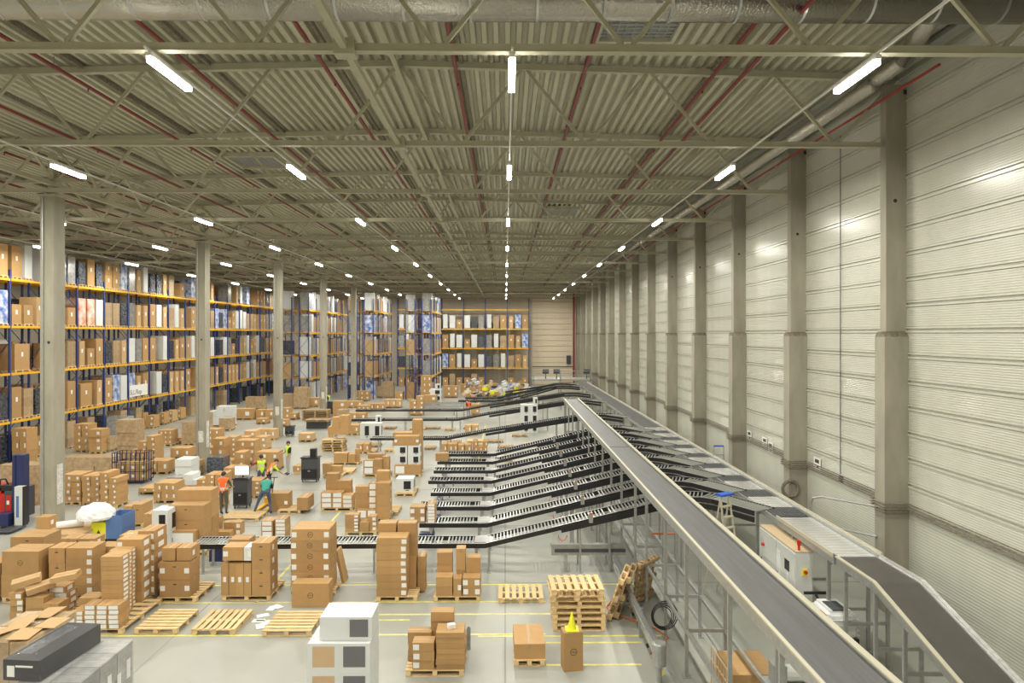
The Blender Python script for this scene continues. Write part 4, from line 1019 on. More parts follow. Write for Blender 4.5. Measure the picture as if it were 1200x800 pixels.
# roller table goods
t = None
T(232, 272, 636, .9, 'pallet under the heap of small cartons behind the front roller line', [
 (234, 249, 619, 2, .4, 0, 'the left of the small heap', A(lab='')), (251, 270, 623, 1, .4, 0, 'front of the small heap', A(lab='')), (262, 282, 612, 2, .4, .4, 'the right of the small heap', A(lab='r')), (238, 256, 607, 3, .4, .5, 'the rear of the small heap', A(lab='l'))], fine=False)
T(258, 302, 611, 1.1, 'pallet with a thin board load behind the small heap', [], old=0, fine=False)
T(305, 338, 640, .8, 'pallet under the two labelled short stacks', [(306, 320, 610, 4, .5, 0, 'the left labelled short stack', A(lab='w')), (322, 335, 608, 6, .5, 0, 'the right labelled short stack', A(lab='w'))], fine=False)
T(325, 352, 602, 1.0, 'nearly empty pallet with one carton on its right', [(348, 361, 583, 1, .9, 0, 'carton at the right end of a nearly empty pallet', A(lab=''))], fine=False)
T(376, 413, 599, 1.0, 'pallet under the low crate covered in white labels', [
 (376, 389, 577, 3, .5, 0, 'the left of the label-covered crate', A(lab='w')), (389, 401, 577, 3, .5, 0, 'the middle of the label-covered crate', A(lab='w')), (401, 413, 580, 3, .5, 0, 'the right of the label-covered crate', A(lab='w')),
 (382, 396, 555, 4, .4, .55, 'the tall pile behind the label-covered crate', A(lab='')), (394, 411, 563, 3, .4, .5, 'the shorter pile behind the label-covered crate', A(lab=''))], fine=False)
T(418, 456, 612, 1.1, 'pallet under the big mixed pile left of the short chutes', [
 (418, 430, 597, 1, .4, 0, 'front left carton of the big mixed pile', A(lab='w')), (430, 441, 597, 1, .4, 0, 'front middle carton of the big mixed pile', A(lab='w')),
 (416, 432, 570, 5, .4, .3, 'the left stack of the big mixed pile', A(lab='')), (432, 441, 566, 5, .4, .3, 'the thin stack of the big mixed pile', A(lab='w')),
 (441, 457, 566, 3, .5, .0, 'the right tall stack of the big mixed pile', A(lab='s')), (441, 456, 552, 4, .4, .55, 'the rear top stack of the big mixed pile', A(lab=''))], fine=False)
T(404, 441, 628, 1.0, 'pallet just behind the roller line left of the tall pair', [(404, 420, 603, 5, .4, 0, 'the left stack behind the roller line', A(lab='r')), (421, 432, 612, 2, .4, 0, 'the low cartons behind the roller line', A(lab='')), (431, 441, 605, 3, .4, .1, 'the right stack behind the roller line', A(lab='r'))], fine=False)
T(462, 486, 582, 1.4, 'pallet carrying a white printed carton, right edge of the aisle', [], fine=False)
monitor_box(ZF(580), 464, 484, 561, 577, .8, 'on the pallet left of the short chutes', .146)
T(452, 466, 604, 1.2, 'narrow pallet end beside the big mixed pile', [], fine=False)
# parcels on the second chute
c = P(481, 611, 23.4); z = .90
for i, (px0, px1, n, h, l) in enumerate(((481, 499, 2, .27, 'the two-high parcels at the end of the second chute'), (501, 511, 6, .11, 'the slim parcel stack on the second chute'))):
    a = XW(px0, 23.3); b = XW(px1, 23.3)
    for k in range(n): carton((a+b)/2, CY[1]+.3, z+k*h, b-a-.02, .5, h-.003, '%s, %s in %s' % ('labelled carton', ORD[k], l), lab='lr' if i == 0 else 'w')
c = XW(518, 34.5); carton(c, CY[6]+.4, .9, .65, .45, .38, 'brown carton at the left end of the seventh chute', lab='')
for i in range(5):
    zc = CY[i+1]; tag(MB().box(0,.5,0,.35,.18,.40).box(.02,.05,.02,.33,0,.18).box(.45,.48,.02,.33,0,.18).build('control_box','navy',None,(-2.9+.0*i, CY[i+1]-.02, .15)), 'small dark blue box under the left end of the %s chute' % nth(i+1), 'control box', 'dark boxes under the chutes')
# mid field
T(425, 456, 559, 1.0, 'pallet with open cartons left of the stacked white printers', [(426, 438, 539, 2, .5, 0, 'the left pile near the white printers', A(lab='w')), (438, 448, 538, 2, .5, 0, 'the middle pile near the white printers', A(lab='')), (448, 456, 535, 3, .4, .2, 'the right pile near the white printers', A(lab='')), (431, 450, 532, 3, .4, .6, 'the rear pile near the white printers', A(lab=''))], fine=False)
zc = ZF(558)
T(461, 493, 559, 1.2, 'pallet under the white printed cartons in the centre aisle', [(462, 475, 545, 1, .6, 0, 'left lower carton below the white printed ones', A(lab='w')), (475, 493, 545, 1, .6, 0, 'right lower carton below the white printed ones', A(lab=''))], fine=False)
for i, (x0, x1, yt, yb) in enumerate(((462, 477, 533, 544), (478, 492, 533, 544), (462, 477, 522, 533), (478, 492, 522, 533))): monitor_box(zc+.01, x0, x1, yt, yb, .6, '%s of four in centre aisle' % ('lower left', 'lower right', 'upper left', 'upper right')[i])
column(zc+.02, 462, 491, 511, 522, 1, .6, 'wide brown carton on top of the white printed four', lab='lr')
column(zc+1.3, 483, 494, 492, 543, 5, .8, 'the tall stack behind the white printed four', lab='', z0=.0)
T(388, 420, 545, 1.0, 'pallet carrying an open brown carton pair in the aisle', [(391, 407, 531, 1, .6, 0, 'left open carton in the aisle', A(lab='')), (408, 416, 532, 1, .6, 0, 'middle open carton in the aisle', A(lab='')), (416, 421, 526, 1, .3, .2, 'upright carton at the right of the open pair', A(lab=''))], fine=False)
T(378, 402, 559, 1.0, 'pallet under the low cartons left of the aisle', [(378, 387, 543, 2, .4, 0, 'the left low pile in the aisle', A(lab='')), (384, 400, 546, 1, .4, .1, 'the long low carton in the aisle', A(lab=''))], fine=False)
T(395, 412, 556, 1.2, 'small empty pallet in the aisle', [], 'y', fine=False)
zc = ZF(529)
for k in range(5): a = XW(377, zc); pallet(a+R.uniform(-.05,.05), zc, .146*k, 1.35, 1.0, 'x', 'brown pallet, %s in the stack left of the centre aisle' % ORD[k], 0, 'pallet stack left of the aisle', fine=False, old=k % 2)
for i, (x0, x1, yt, n) in enumerate(((389, 398, 489, 3), (398, 408, 487, 3))): column(zc+.3, x0, x1, yt, 509, n, .8, 'the %s pile standing on the pallet stack by the aisle' % ('left', 'right')[i], lab='')
zc = ZF(514)
for i, (x0, x1) in enumerate(((422, 434), (434, 446))): monitor_box(zc, x0, x1, 496, 514, .8, 'far %s of two left of the long chute' % ('left', 'right')[i], 0)
monitor_box(zc+.9, 440, 446, 487, 500, .5, 'smallest, on top behind the far pair', .9)
# far printers and piles
zc = ZF(479)
for i, (yt, yb) in enumerate(((470, 478), (463, 470), (456, 463))): monitor_box(zc, 504, 517, yt, yb, .9, '%s in the far white tower' % ('lowest', 'middle', 'upper')[i])
monitor_box(zc, 510, 516, 450, 456, .5, 'small top one of the far white tower')
zc = ZF(507)
for i in range(2):
    for k, (yt, yb) in enumerate(((496, 507), (485, 496), (474, 485))): monitor_box(zc, 610+10*i, 620+10*i, yt, yb, .8, '%s %s of white block behind the long chutes' % (('lowest', 'middle', 'top')[k], ('left', 'right')[i]), 0 if k == 0 else None)
monitor_box(zc, 625, 630, 466, 474, .5, 'small one crowning the white block behind the long chutes')
def FAR(lst, desc):
    for i, (x0, x1, yt, yb, nx, n, m) in enumerate(lst):
        w_ = desc[i] if isinstance(desc, (list, tuple)) else '%s %s' % (nth(i), desc)
        zc = pal(x0, x1, yb, 1.0, 'pallet under %s' % w_, fine=False, old=i % 2)
        for k in range(nx):
            a = x0+(x1-x0)*k/nx; b = x0+(x1-x0)*(k+1)/nx; yb2 = 391+(CAMZ-.147)*F/zc
            nn = max(1, n-(1 if R.random() < .3 else 0)); y2 = yt+(yb2-yt)*(n-nn)/n
            column(zc, a, b, y2, yb2, nn, .9, '%s, %s column' % (w_, ('left', 'second', 'third', 'fourth')[k]), m, lab='r' if m.startswith('board') else '', kind={'brownwrap': 'film-wrapped carton', 'white': 'white carton', 'filmwrap': 'grey wrapped carton'}.get(m, 'brown carton'), jit=.03)
L1 = [(230,262,556,577,3,3,'board'),(205,224,530,566,1,4,'white'),(245,263,536,556,1,2,'white'),(262,286,530,552,2,2,'board'),(137,160,492,540,1,6,'brownwrap'),(162,182,511,546,2,5,'board'),(185,201,504,523,3,3,'board'),
 (236,262,514,548,2,3,'board'),(286,312,505,528,2,3,'board2'),(264,290,512,532,3,3,'board'),(213,228,482,522,1,3,'brownwrap'),(228,243,484,520,2,4,'brownwrap'),(196,214,513,520,2,1,'board')]
D1 = ['the pile of cartons left of the orange-vested worker','the tall white block left of the second column','the white box right of the second column','the low pile left of the first worker','the tall wrapped block left of the second column','the small-labelled block in front of the wrapped one','the narrow brown trio left of the second column',
 'the pile hiding the foot of the second column','the pile with a wide top left of the third column','the mixed pile between second and third columns','the wrapped block touching the second column','the wrapped block just right of it','the low boards in the left aisle']
L2 = [(72,95,556,592,2,4,'board'),(96,116,551,593,2,6,'board'),(117,136,554,596,2,6,'board'),(0,44,545,592,2,2,'brownwrap'),(72,130,536,560,3,2,'brownwrap'),(87,103,497,530,2,4,'board'),(104,119,503,532,1,3,'board'),(123,148,477,514,1,3,'filmwrap'),(14,31,502,545,2,3,'board'),(162,205,572,580,4,1,'board')]
D2 = ['the stack right of the first column','the label-edged stack right of the first column','the double stack at the front of the left cluster','the wide wrapped load behind the red truck','the long wrapped load behind the first column','the brown heap under the left rack','the darker heap under the left rack','the pale film-wrapped block under the left rack','the stack below the rack at the left edge','the low label-covered crate in the left aisle']
L5 = [(518,536,520,533,3,1,'board'),(537,552,521,533,2,1,'board'),(553,571,517,532,3,2,'board'),(545,560,498,510,2,1,'board2')]
L3 = [(331,343,454,478,1,3,'brownwrap'),(344,360,454,479,1,3,'brownwrap'),(361,374,457,477,1,2,'board'),(288,309,465,480,2,2,'brownwrap'),(245,272,476,500,3,4,'white'),(273,296,479,492,1,1,'board'),(300,320,480,491,2,1,'board'),
 (430,449,447,466,2,3,'brownwrap'),(449,461,447,466,1,3,'brownwrap'),(413,432,458,470,3,2,'board'),(463,472,459,468,1,1,'board'),(480,496,464,487,2,4,'board'),(417,432,475,484,3,1,'board'),(432,450,473,482,3,1,'board'),(390,405,470,488,1,2,'board'),(493,505,440,470,2,4,'board'),(405,424,470,478,2,1,'board'),(450,470,468,478,3,1,'board2'),(540,553,450,462,2,2,'board'),(520,536,452,466,2,2,'board'),(655,672,447,456,2,1,'board'),(460,482,507,522,1,1,'board'),(552,562,468,486,1,3,'board'),(497,512,463,480,1,2,'board')]
FAR(L2, D2); FAR(L1, D1)
FAR(L5, ['the left low row behind the eighth chute', 'the middle low row behind the eighth chute', 'the right pile behind the eighth chute', 'the low pale boxes under the long chutes'])
L4 = [(170,180,487,502,1,2,'board'),(181,192,484,498,2,2,'board'),(193,202,481,495,1,2,'board2'),(204,212,478,492,1,2,'board'),(240,256,503,526,2,3,'board'),(258,276,512,538,2,4,'board'),(276,298,516,545,2,3,'board'),(300,326,520,552,2,3,'board'),(298,322,503,516,3,1,'board2'),(200,222,525,538,2,1,'board'),(243,262,536,558,1,1,'darkwrap'),(290,305,563,584,1,3,'board'),(344,352,546,556,1,1,'board'),(210,229,541,560,2,2,'board'),(262,282,548,566,2,2,'board'),(215,236,556,572,2,2,'white'),(150,170,528,545,2,2,'board'),(172,196,540,556,2,1,'board'),(196,214,552,570,2,2,'filmwrap'),(100,128,505,530,2,3,'brownwrap'),(48,62,512,548,1,3,'board'),(330,348,478,492,2,2,'board'),(256,270,490,505,1,2,'brownwrap'),(322,336,492,500,1,1,'board'),(384,392,500,512,1,1,'board'),(300,312,486,497,1,2,'board'),(404,420,498,510,2,1,'board'),(350,366,508,518,1,1,'board2'),(418,432,520,532,2,1,'board'),(180,206,566,590,3,2,'board'),(236,258,578,596,2,2,'board'),(424,440,575,590,2,1,'board'),(395,407,480,492,1,2,'brownwrap'),(408,428,484,494,2,1,'board')]
FAR(L4, ['the %s' % s for s in ('near green-topped box at the left rack foot','second box at the left rack foot','third box at the left rack foot','fourth box at the left rack foot','pile against the second column','tall mixed pile right of the second column','brown wall of cartons behind the workers','brown block beside the yellow-vested worker','wide pale boards near the third column','open tray left of the second column','black box right of the second column','small label stack between the workers','lone carton left of the dark cabinet','pile behind the computer cart','pile just behind the orange-vested worker','white low boxes left of the first worker','pile right of the wheeled cage','flat boxes right of the wheeled cage','grey wrapped pair in the left aisle','wrapped pair under the left rack','stack at the first column back','far pair right of the third column','far wrapped block near the white appliances','far single beside the third column','single by the far pallet stack','far pair behind the third column','low row left of the far printers','pale low box near the dark cart','low pair near the far printers','wide pile in the left aisle front','pile left of the first worker feet','low pair above the mixed pile','far wrapped pair by the navy cart','low pair near the navy cart')])
FAR(L3, ['the far %s' % s for s in ('wrapped block right of the third column','second wrapped block right of the third column','third block right of the third column','wrapped pair left of the third column','white appliance block behind the second column','long brown box left of the third column','low brown boxes left of the third column','wrapped group at the middle rack block','brown wrapped block at the middle rack block','brown row right of the fifth column','small box before the rack block','brown stack before the rightmost rack block','box row on the first long line','box row just right on the long line','stack beside the fourth column','tall stack at the rack block end','low row by the fifth column','pale low row before the racks','pile left of the parcel heap','pile beside the parcel heap','box under the sorter end','flat carton behind the printers','brown pile behind the long chutes','stack left of the far white tower')])
PRW = {}
EP = ((431,447,503),(450,463,503),(497,515,503),(520,533,505),(543,560,503),(568,580,505),(600,612,500),(430,443,513),(497,516,515),(522,540,520),(547,566,519),(570,590,519),(431,445,524),(450,462,530),(583,602,526),(497,510,527),(528,545,529),(552,575,536),(585,601,541),(425,440,531),(614,634,523),(600,618,512),(467,480,543),(480,498,504))
rows = {}
for x0, x1, yb in EP: rows.setdefault([k for k, lim in enumerate((506, 514, 522, 533, 999)) if yb < lim][0], []).append((x0, x1, yb))
for rw, l in rows.items():
    for i, (x0, x1, yb) in enumerate(sorted(l)):
        pal(x0, x1, yb, .9, 'empty pallet under the long chutes, %s row, %s from the left' % (('farthest', 'second', 'middle', 'fourth', 'nearest')[rw], nth(i)), 'xy'[i % 2], False, i % 2)
# parcel heap at the far end
hp = {k: MB() for k in ('board', 'white', 'yel', 'darkwrap', 'bluebox', 'orangebox', 'navy', 'green')}
for i in range(420):
    k = R.choice(['board', 'white', 'white', 'yel', 'darkwrap', 'bluebox', 'orangebox', 'board', 'filmwrap'][:8]); a = XW(R.uniform(545, 618), 78); y = R.uniform(70.5, 84)
    s = R.uniform(.2, .55); z = abs(R.gauss(0, .6))
    q = hp.get(k, hp['board']); q.bar((a, y, z+s/2), (a+s, y+R.uniform(-.3, .3), z+s/2+R.uniform(-.1, .2)), s, s*.7)
am = MB(); ms = []
for k, q in hp.items():
    if q.v: am.add(q.v, q.f, len(ms)); ms.append(M[k])
tag(obj('parcel_heap', am.mesh('parcel_heap', ms)), 'colourful heap of loose parcels and bags at the far end', 'parcels', kind='stuff')
for m, q in CST.items(): pass
if CST:
    am = MB(); ms = []
    for k, q in CST.items(): am.add(q.v, q.f, len(ms)); ms.append(M[k])
    tag(obj('cartons', am.mesh('cartons', ms)), 'remaining small brown and white cartons stacked on the far floor', 'boxes', kind='stuff')
# ---------------------------------------------------------------- machines
t = thing('control_cabinet', 'tall light grey electrical cabinet between the two conveyors', 'cabinet', (7.04, 16.45, 0))
cw, cd, chh = .40, 2.35, 2.0
MB().box(0, cw, 0, cd, .1, chh).build('body', 'cab', t); MB().box(.02, cw-.02, .02, cd-.02, 0, .1).build('plinth', 'dgrey', t)
MB().box(-.01, cw+.01, -.01, cd+.01, chh, chh+.03).build('top', 'cream', t)
for j in range(2):
    d_ = MB().box(-.02, -.002, .03+j*1.17, 1.15+j*1.17, .15, chh-.04).build('door', 'cab', t)
    MB().box(-.035, -.02, 1.05+j*1.1, 1.09+j*1.1, 1.0, 1.2).build('handle', 'dgrey', d_)
MB().box(-.03, -.02, .35, .62, 1.42, 1.68).build('operator_screen', 'black', t); MB().box(-.026, -.02, .9, 1.15, 1.15, 1.75).build('notice_sheet', 'paper', t)
MB().box(-.03, -.02, .4, .5, 1.05, 1.35).build('button_panel', 'paper', t)
MB().box(.14, .26, -.05, 0, 1.46, 1.62).build('switch_box', 'yel', t); MB().tube((.2, -.05, 1.55), (.2, -.10, 1.55), .045, 10).build('stop_button', 'redlamp', t)
MB().tube((-.02, 2.0, 1.6), (-.08, 2.0, 1.6), .045, 10).build('switch', 'redlamp', t)
MB().tube((.12, .12, chh+.03), (.12, .12, chh+.15), .03, 8).tube((.12, .12, chh+.15), (.12, .12, chh+.27), .045, 10).build('beacon', 'redlamp', t)
# floor cleaning machine
t = thing('floor_scrubber', 'white and black floor cleaning machine under the incline', 'machine', (7.05, 14.9, 0))
bm = bmesh.new(); bmesh.ops.create_cube(bm, size=1)
for v in bm.verts: v.co.x = v.co.x*.74+.37; v.co.y = v.co.y*.95+.45; v.co.z = v.co.z*.62+.88; 
for v in bm.verts:
    if v.co.z > 1: v.co.x = .32+(v.co.x-.32)*.86; v.co.y = .45+(v.co.y-.45)*.9
bmesh.ops.bevel(bm, geom=bm.edges[:], offset=.09, segments=3, affect='EDGES'); me = bpy.data.meshes.new('tank'); bm.to_mesh(me); bm.free(); me.materials.append(M['whitegoods']); obj('tank', me, t)
for k in range(4): MB().box(.03+.0, .72, -.03-.005, .92, .68+.11*k, .695+.11*k).build('rib', 'cab', t)
MB().box(.18, .5, .1, .6, 1.18, 1.21).build('lid', 'dgrey', t); MB().box(.03, .72, .0, .95, .12, .6).build('lower_body', 'black', t)
for x in (.0, .60): 
    for y in (.15, .8): MB().tube((x, y, .12), (x+.06, y, .12), .12, 12).build('wheel', 'dgrey', t)
MB().box(.012, .02, .05, .35, 1.0, 1.12).build('red_badge', 'redlamp', t); MB().bar((.32, .95, .9), (.32, 1.25, 1.15), .05).box(.05, .6, 1.22, 1.27, 1.12, 1.18).build('handle', 'black', t)
# step ladder
def ladder(lab, loc, H, w=.5, rot=0, m='alu'):
    t = thing('step_ladder', lab, 'ladder', loc, rot)
    for s in (-1, 1):
        MB().bar((s*w/2, -.45, 0), (s*w*.32, 0, H), .05, .03).build('front_rail', m, t); MB().bar((s*w/2, .55, 0), (s*w*.32, 0, H-.05), .04, .03).build('rear_rail', m, t)
    n = int(H/.27)
    for k in range(1, n): f = k/n; MB().box(-w/2+.12*f*w*1.2, w/2-.12*f*w*1.2, -.45*(1-f)-.05, -.45*(1-f)+.05, H*f-.015, H*f+.015).build('step', m, t)
    MB().box(-.22, .22, -.12, .12, H, H+.06).build('top_cap', 'bluep', t)
    return t
ladder('aluminium step ladder with blue top standing behind the near belt', (6.05, 18.75, 0), 2.85, rot=.5)
t = thing('step_ladder', 'small folding ladder with blue handle hung by the far side of the sorter', 'ladder', (XW(843, 27.5), 27.5, 0))
for s in (-.2, .2): MB().tube((s, 0, 0), (s, 0, 2.75), .02, 6).build('rail', 'galv', t)
MB().tube((-.2, 0, 2.77), (.2, 0, 2.77), .03, 8).build('handle', 'bluep', t)
for k in range(8): MB().box(-.18, .18, -.04, .04, .3+.3*k, .33+.3*k).build('step', 'galv', t)
# carton in mesh cage under belt
t = thing('mesh_cage', 'low wire mesh cage trolley beneath the near belt', 'cage', (4.2, 12.75, 0))
m = MB()
for i in range(8): m.box(-.01, .01, i*.16-.008, i*.16+.008, .1, .95)
for z in (.1, .4, .7, .95): m.box(-.01, .01, 0, 1.12, z-.01, z+.01)
m  .build('mesh_side', 'cream', t); MB().box(0, 1.0, 0, 1.12, .10, .14).build('deck', 'galv', t)
for x in (.05, .95):
    for y in (.06, 1.06): MB().tube((x-.02, y, .05), (x+.02, y, .05), .05, 10).build('wheel', 'dgrey', t)
carton(4.72, 13.3, .142, .86, 1.0, .74, 'big brown carton with dark tape standing in the wire mesh cage', lab='', force=True)
# roll cage left
zc = ZF(566); a = XW(134, zc); b = XW(171, zc)
t = thing('roll_cage', 'dark blue wheeled mesh cage holding brown cartons, left aisle', 'cage', (a, zc, 0)); wd = b-a
def cage(wd, d, h, t, m='navy'):
    for x0, x1, y0, y1 in ((0, wd, 0, 0), (0, wd, d, d), (0, 0, 0, d), (wd, wd, 0, d)):
        q = MB(); L = max(x1-x0, y1-y0); n = int(L/.2)
        for i in range(n+1): x = x0+(x1-x0)*i/n; y = y0+(y1-y0)*i/n; q.box(x-.013, x+.013, y-.013, y+.013, .15, h)
        for z in (.15, h*.4, h*.7, h): q.box(x0-.013, x1+.013, y0-.013, y1+.013, z-.013, z+.013)
        q.build('mesh_side', m, t)
    MB().box(0, wd, 0, d, .11, .15).build('deck', m, t)
    for x in (.08, wd-.08):
        for y in (.08, d-.08): MB().tube((x-.02, y, .055), (x+.02, y, .055), .055, 10).build('wheel', 'dgrey', t)
cage(wd, .9, 1.5, t)
for i in range(3): 
    for k in range(2): carton(a+wd*(i+.5)/3, zc+.45, .152+k*.42, wd/3-.06, .6, .41, 'brown carton inside the blue wheeled cage, %s row, %s' % (('lower', 'upper')[k], ('left', 'middle', 'right')[i]), lab='r', force=True)
# reach truck
t = thing('reach_truck', 'red forklift truck with a dark blue mast left of the first column', 'forklift', (XW(-5, 26.5), 26.2, 0))
u = 26.5/800
def tx(px): return (px+5)*u
MB().box(tx(-30), tx(16), .0, 1.3, .15, 1.2).box(tx(-30), tx(10), .1, 1.2, 1.2, 1.4).build('body', 'truckred', t); MB().box(tx(16), tx(26), 0, 1.2, .15, 1.3).build('side_panel', 'dgrey', t)
MB().box(tx(18), tx(24), -.015, .0, .35, 1.15).build('red_cover', 'truckred', t); MB().box(tx(19), tx(22), -.02, -.015, .8, .95).build('sticker', 'paper', t)
MB().box(tx(27), tx(40), -.1, .22, .08, 2.7).box(tx(29), tx(31), -.13, -.1, .1, 2.68).build('mast', 'navy', t); MB().box(tx(16), tx(31), -.5, .1, .1, .55).build('outrigger', 'navy', t)
MB().box(tx(35), tx(44), -.35, -.12, .1, 1.55).build('battery_cover', 'cab', t); MB().box(tx(44), tx(46), -.35, -.12, .1, 1.55).build('cover_edge', 'black', t)
MB().box(tx(37), tx(40), -.36, -.35, .4, 1.2).build('blue_strip', 'bluetarp', t)
q = MB(); q.path([(tx(4), .3, 1.4), (tx(6), .25, 1.7), (tx(12), .25, 1.72), (tx(14), .3, 1.5)], .03, 6).box(tx(8), tx(22), .1, .6, 1.3, 1.5); q.build('controls', 'black', t)
for x in (-20, 12): MB().tube((tx(x), .05, .15), (tx(x), .25, .15), .15, 12).build('wheel', 'black', t)
MB().box(tx(31), tx(48), -1.2, -.35, .06, .10).build('forks', 'dgrey', t)
# pallet truck beneath
def cart(px0, px1, yt, yb, lab, scr=True):
    zc = ZF(yb); a = P(px0, yb, zc); b = P(px1, yt, zc); wd = b.x-a.x; h = b.z
    t = thing('computer_cart', lab, 'cart', (a.x, a.y, 0))
    MB().box(0, wd, 0, .5, .12, h).build('body', 'dgrey', t); MB().box(-.04, wd+.04, -.04, .56, h, h+.04).build('top', 'black', t)
    d_ = MB().box(.03, wd-.03, -.02, 0, .2, h*.55).build('door', 'black', t); MB().box(wd*.4, wd*.55, -.03, -.02, h*.45, h*.5).build('handle', 'galv', d_)
    for x in (.06, wd-.06):
        for y in (.06, .44): MB().tube((x-.02, y, .06), (x+.02, y, .06), .06, 10).build('wheel', 'black', t)
    return t, wd, h
t, wd, h = cart(273, 290, 562, 596, 'dark wheeled computer cart with a lit white screen beside the workers')
MB().tube((wd/2, .3, h+.04), (wd/2, .3, h+.25), .03, 8).build('stand', 'black', t); MB().box(wd/2-.33, wd/2+.28, .24, .28, h+.14, h+.55).build('monitor', 'black', t); MB().box(wd/2-.31, wd/2+.26, .23, .24, h+.16, h+.53).build('screen', 'screen', t)
MB().box(wd*.1, wd*.9, .02, .2, h+.04, h+.07).build('keyboard', 'black', t)
t, wd, h = cart(353, 372, 537, 565, 'dark grey wheeled cabinet with a small printer on top, right of the workers')
MB().box(wd*.5, wd*.85, .1, .4, h+.04, h+.45).build('printer', 'black', t)
t, wd, h = cart(334, 343, 500, 511, 'distant dark desk cart with screen beside the third column')
t, wd, h = cart(383, 392, 471, 487, 'distant black shelf cart right of the fourth column')
t, wd, h = cart(393, 405, 472, 485, 'distant navy blue covered cart')
bin_(345, 352, 505, 511, .5, 'white', 'white_bin', 'small white bin beside the third column', 'bin')
zc = ZF(503); a = XW(359, zc); 
t, wd, h = bin_(359, 383, 493, 502, 1.2, 'dgrey', 'plastic_crate', 'low dark plastic container covered by a pallet in the far aisle', 'crate')
pallet(a-.1, zc, h+.01, wd+.25, 1.2, 'x', 'brown pallet lying on the dark container', fine=False, old=1)
zc = ZF(492.5); a = XW(354, zc)
for k in range(6): pallet(a, zc+R.uniform(0,.1), k*.146, 2.2, 1.1, 'x', 'weathered pallet, %s in the far stack by the fourth column' % ORD[k], fine=False, old=1, group='far pallet stack')
bin_(245, 262, 640, 658, .5, 'navy', 'blue_tote', 'dark blue plastic tote under the front roller line', 'tote')
tag(MB().box(0,.35,0,.3,0,.02).build('floor_plate', 'navy', None, (P(2,655,22).x, 21.6, 0)), 'blue grey plate on the floor at the left edge', 'plate')
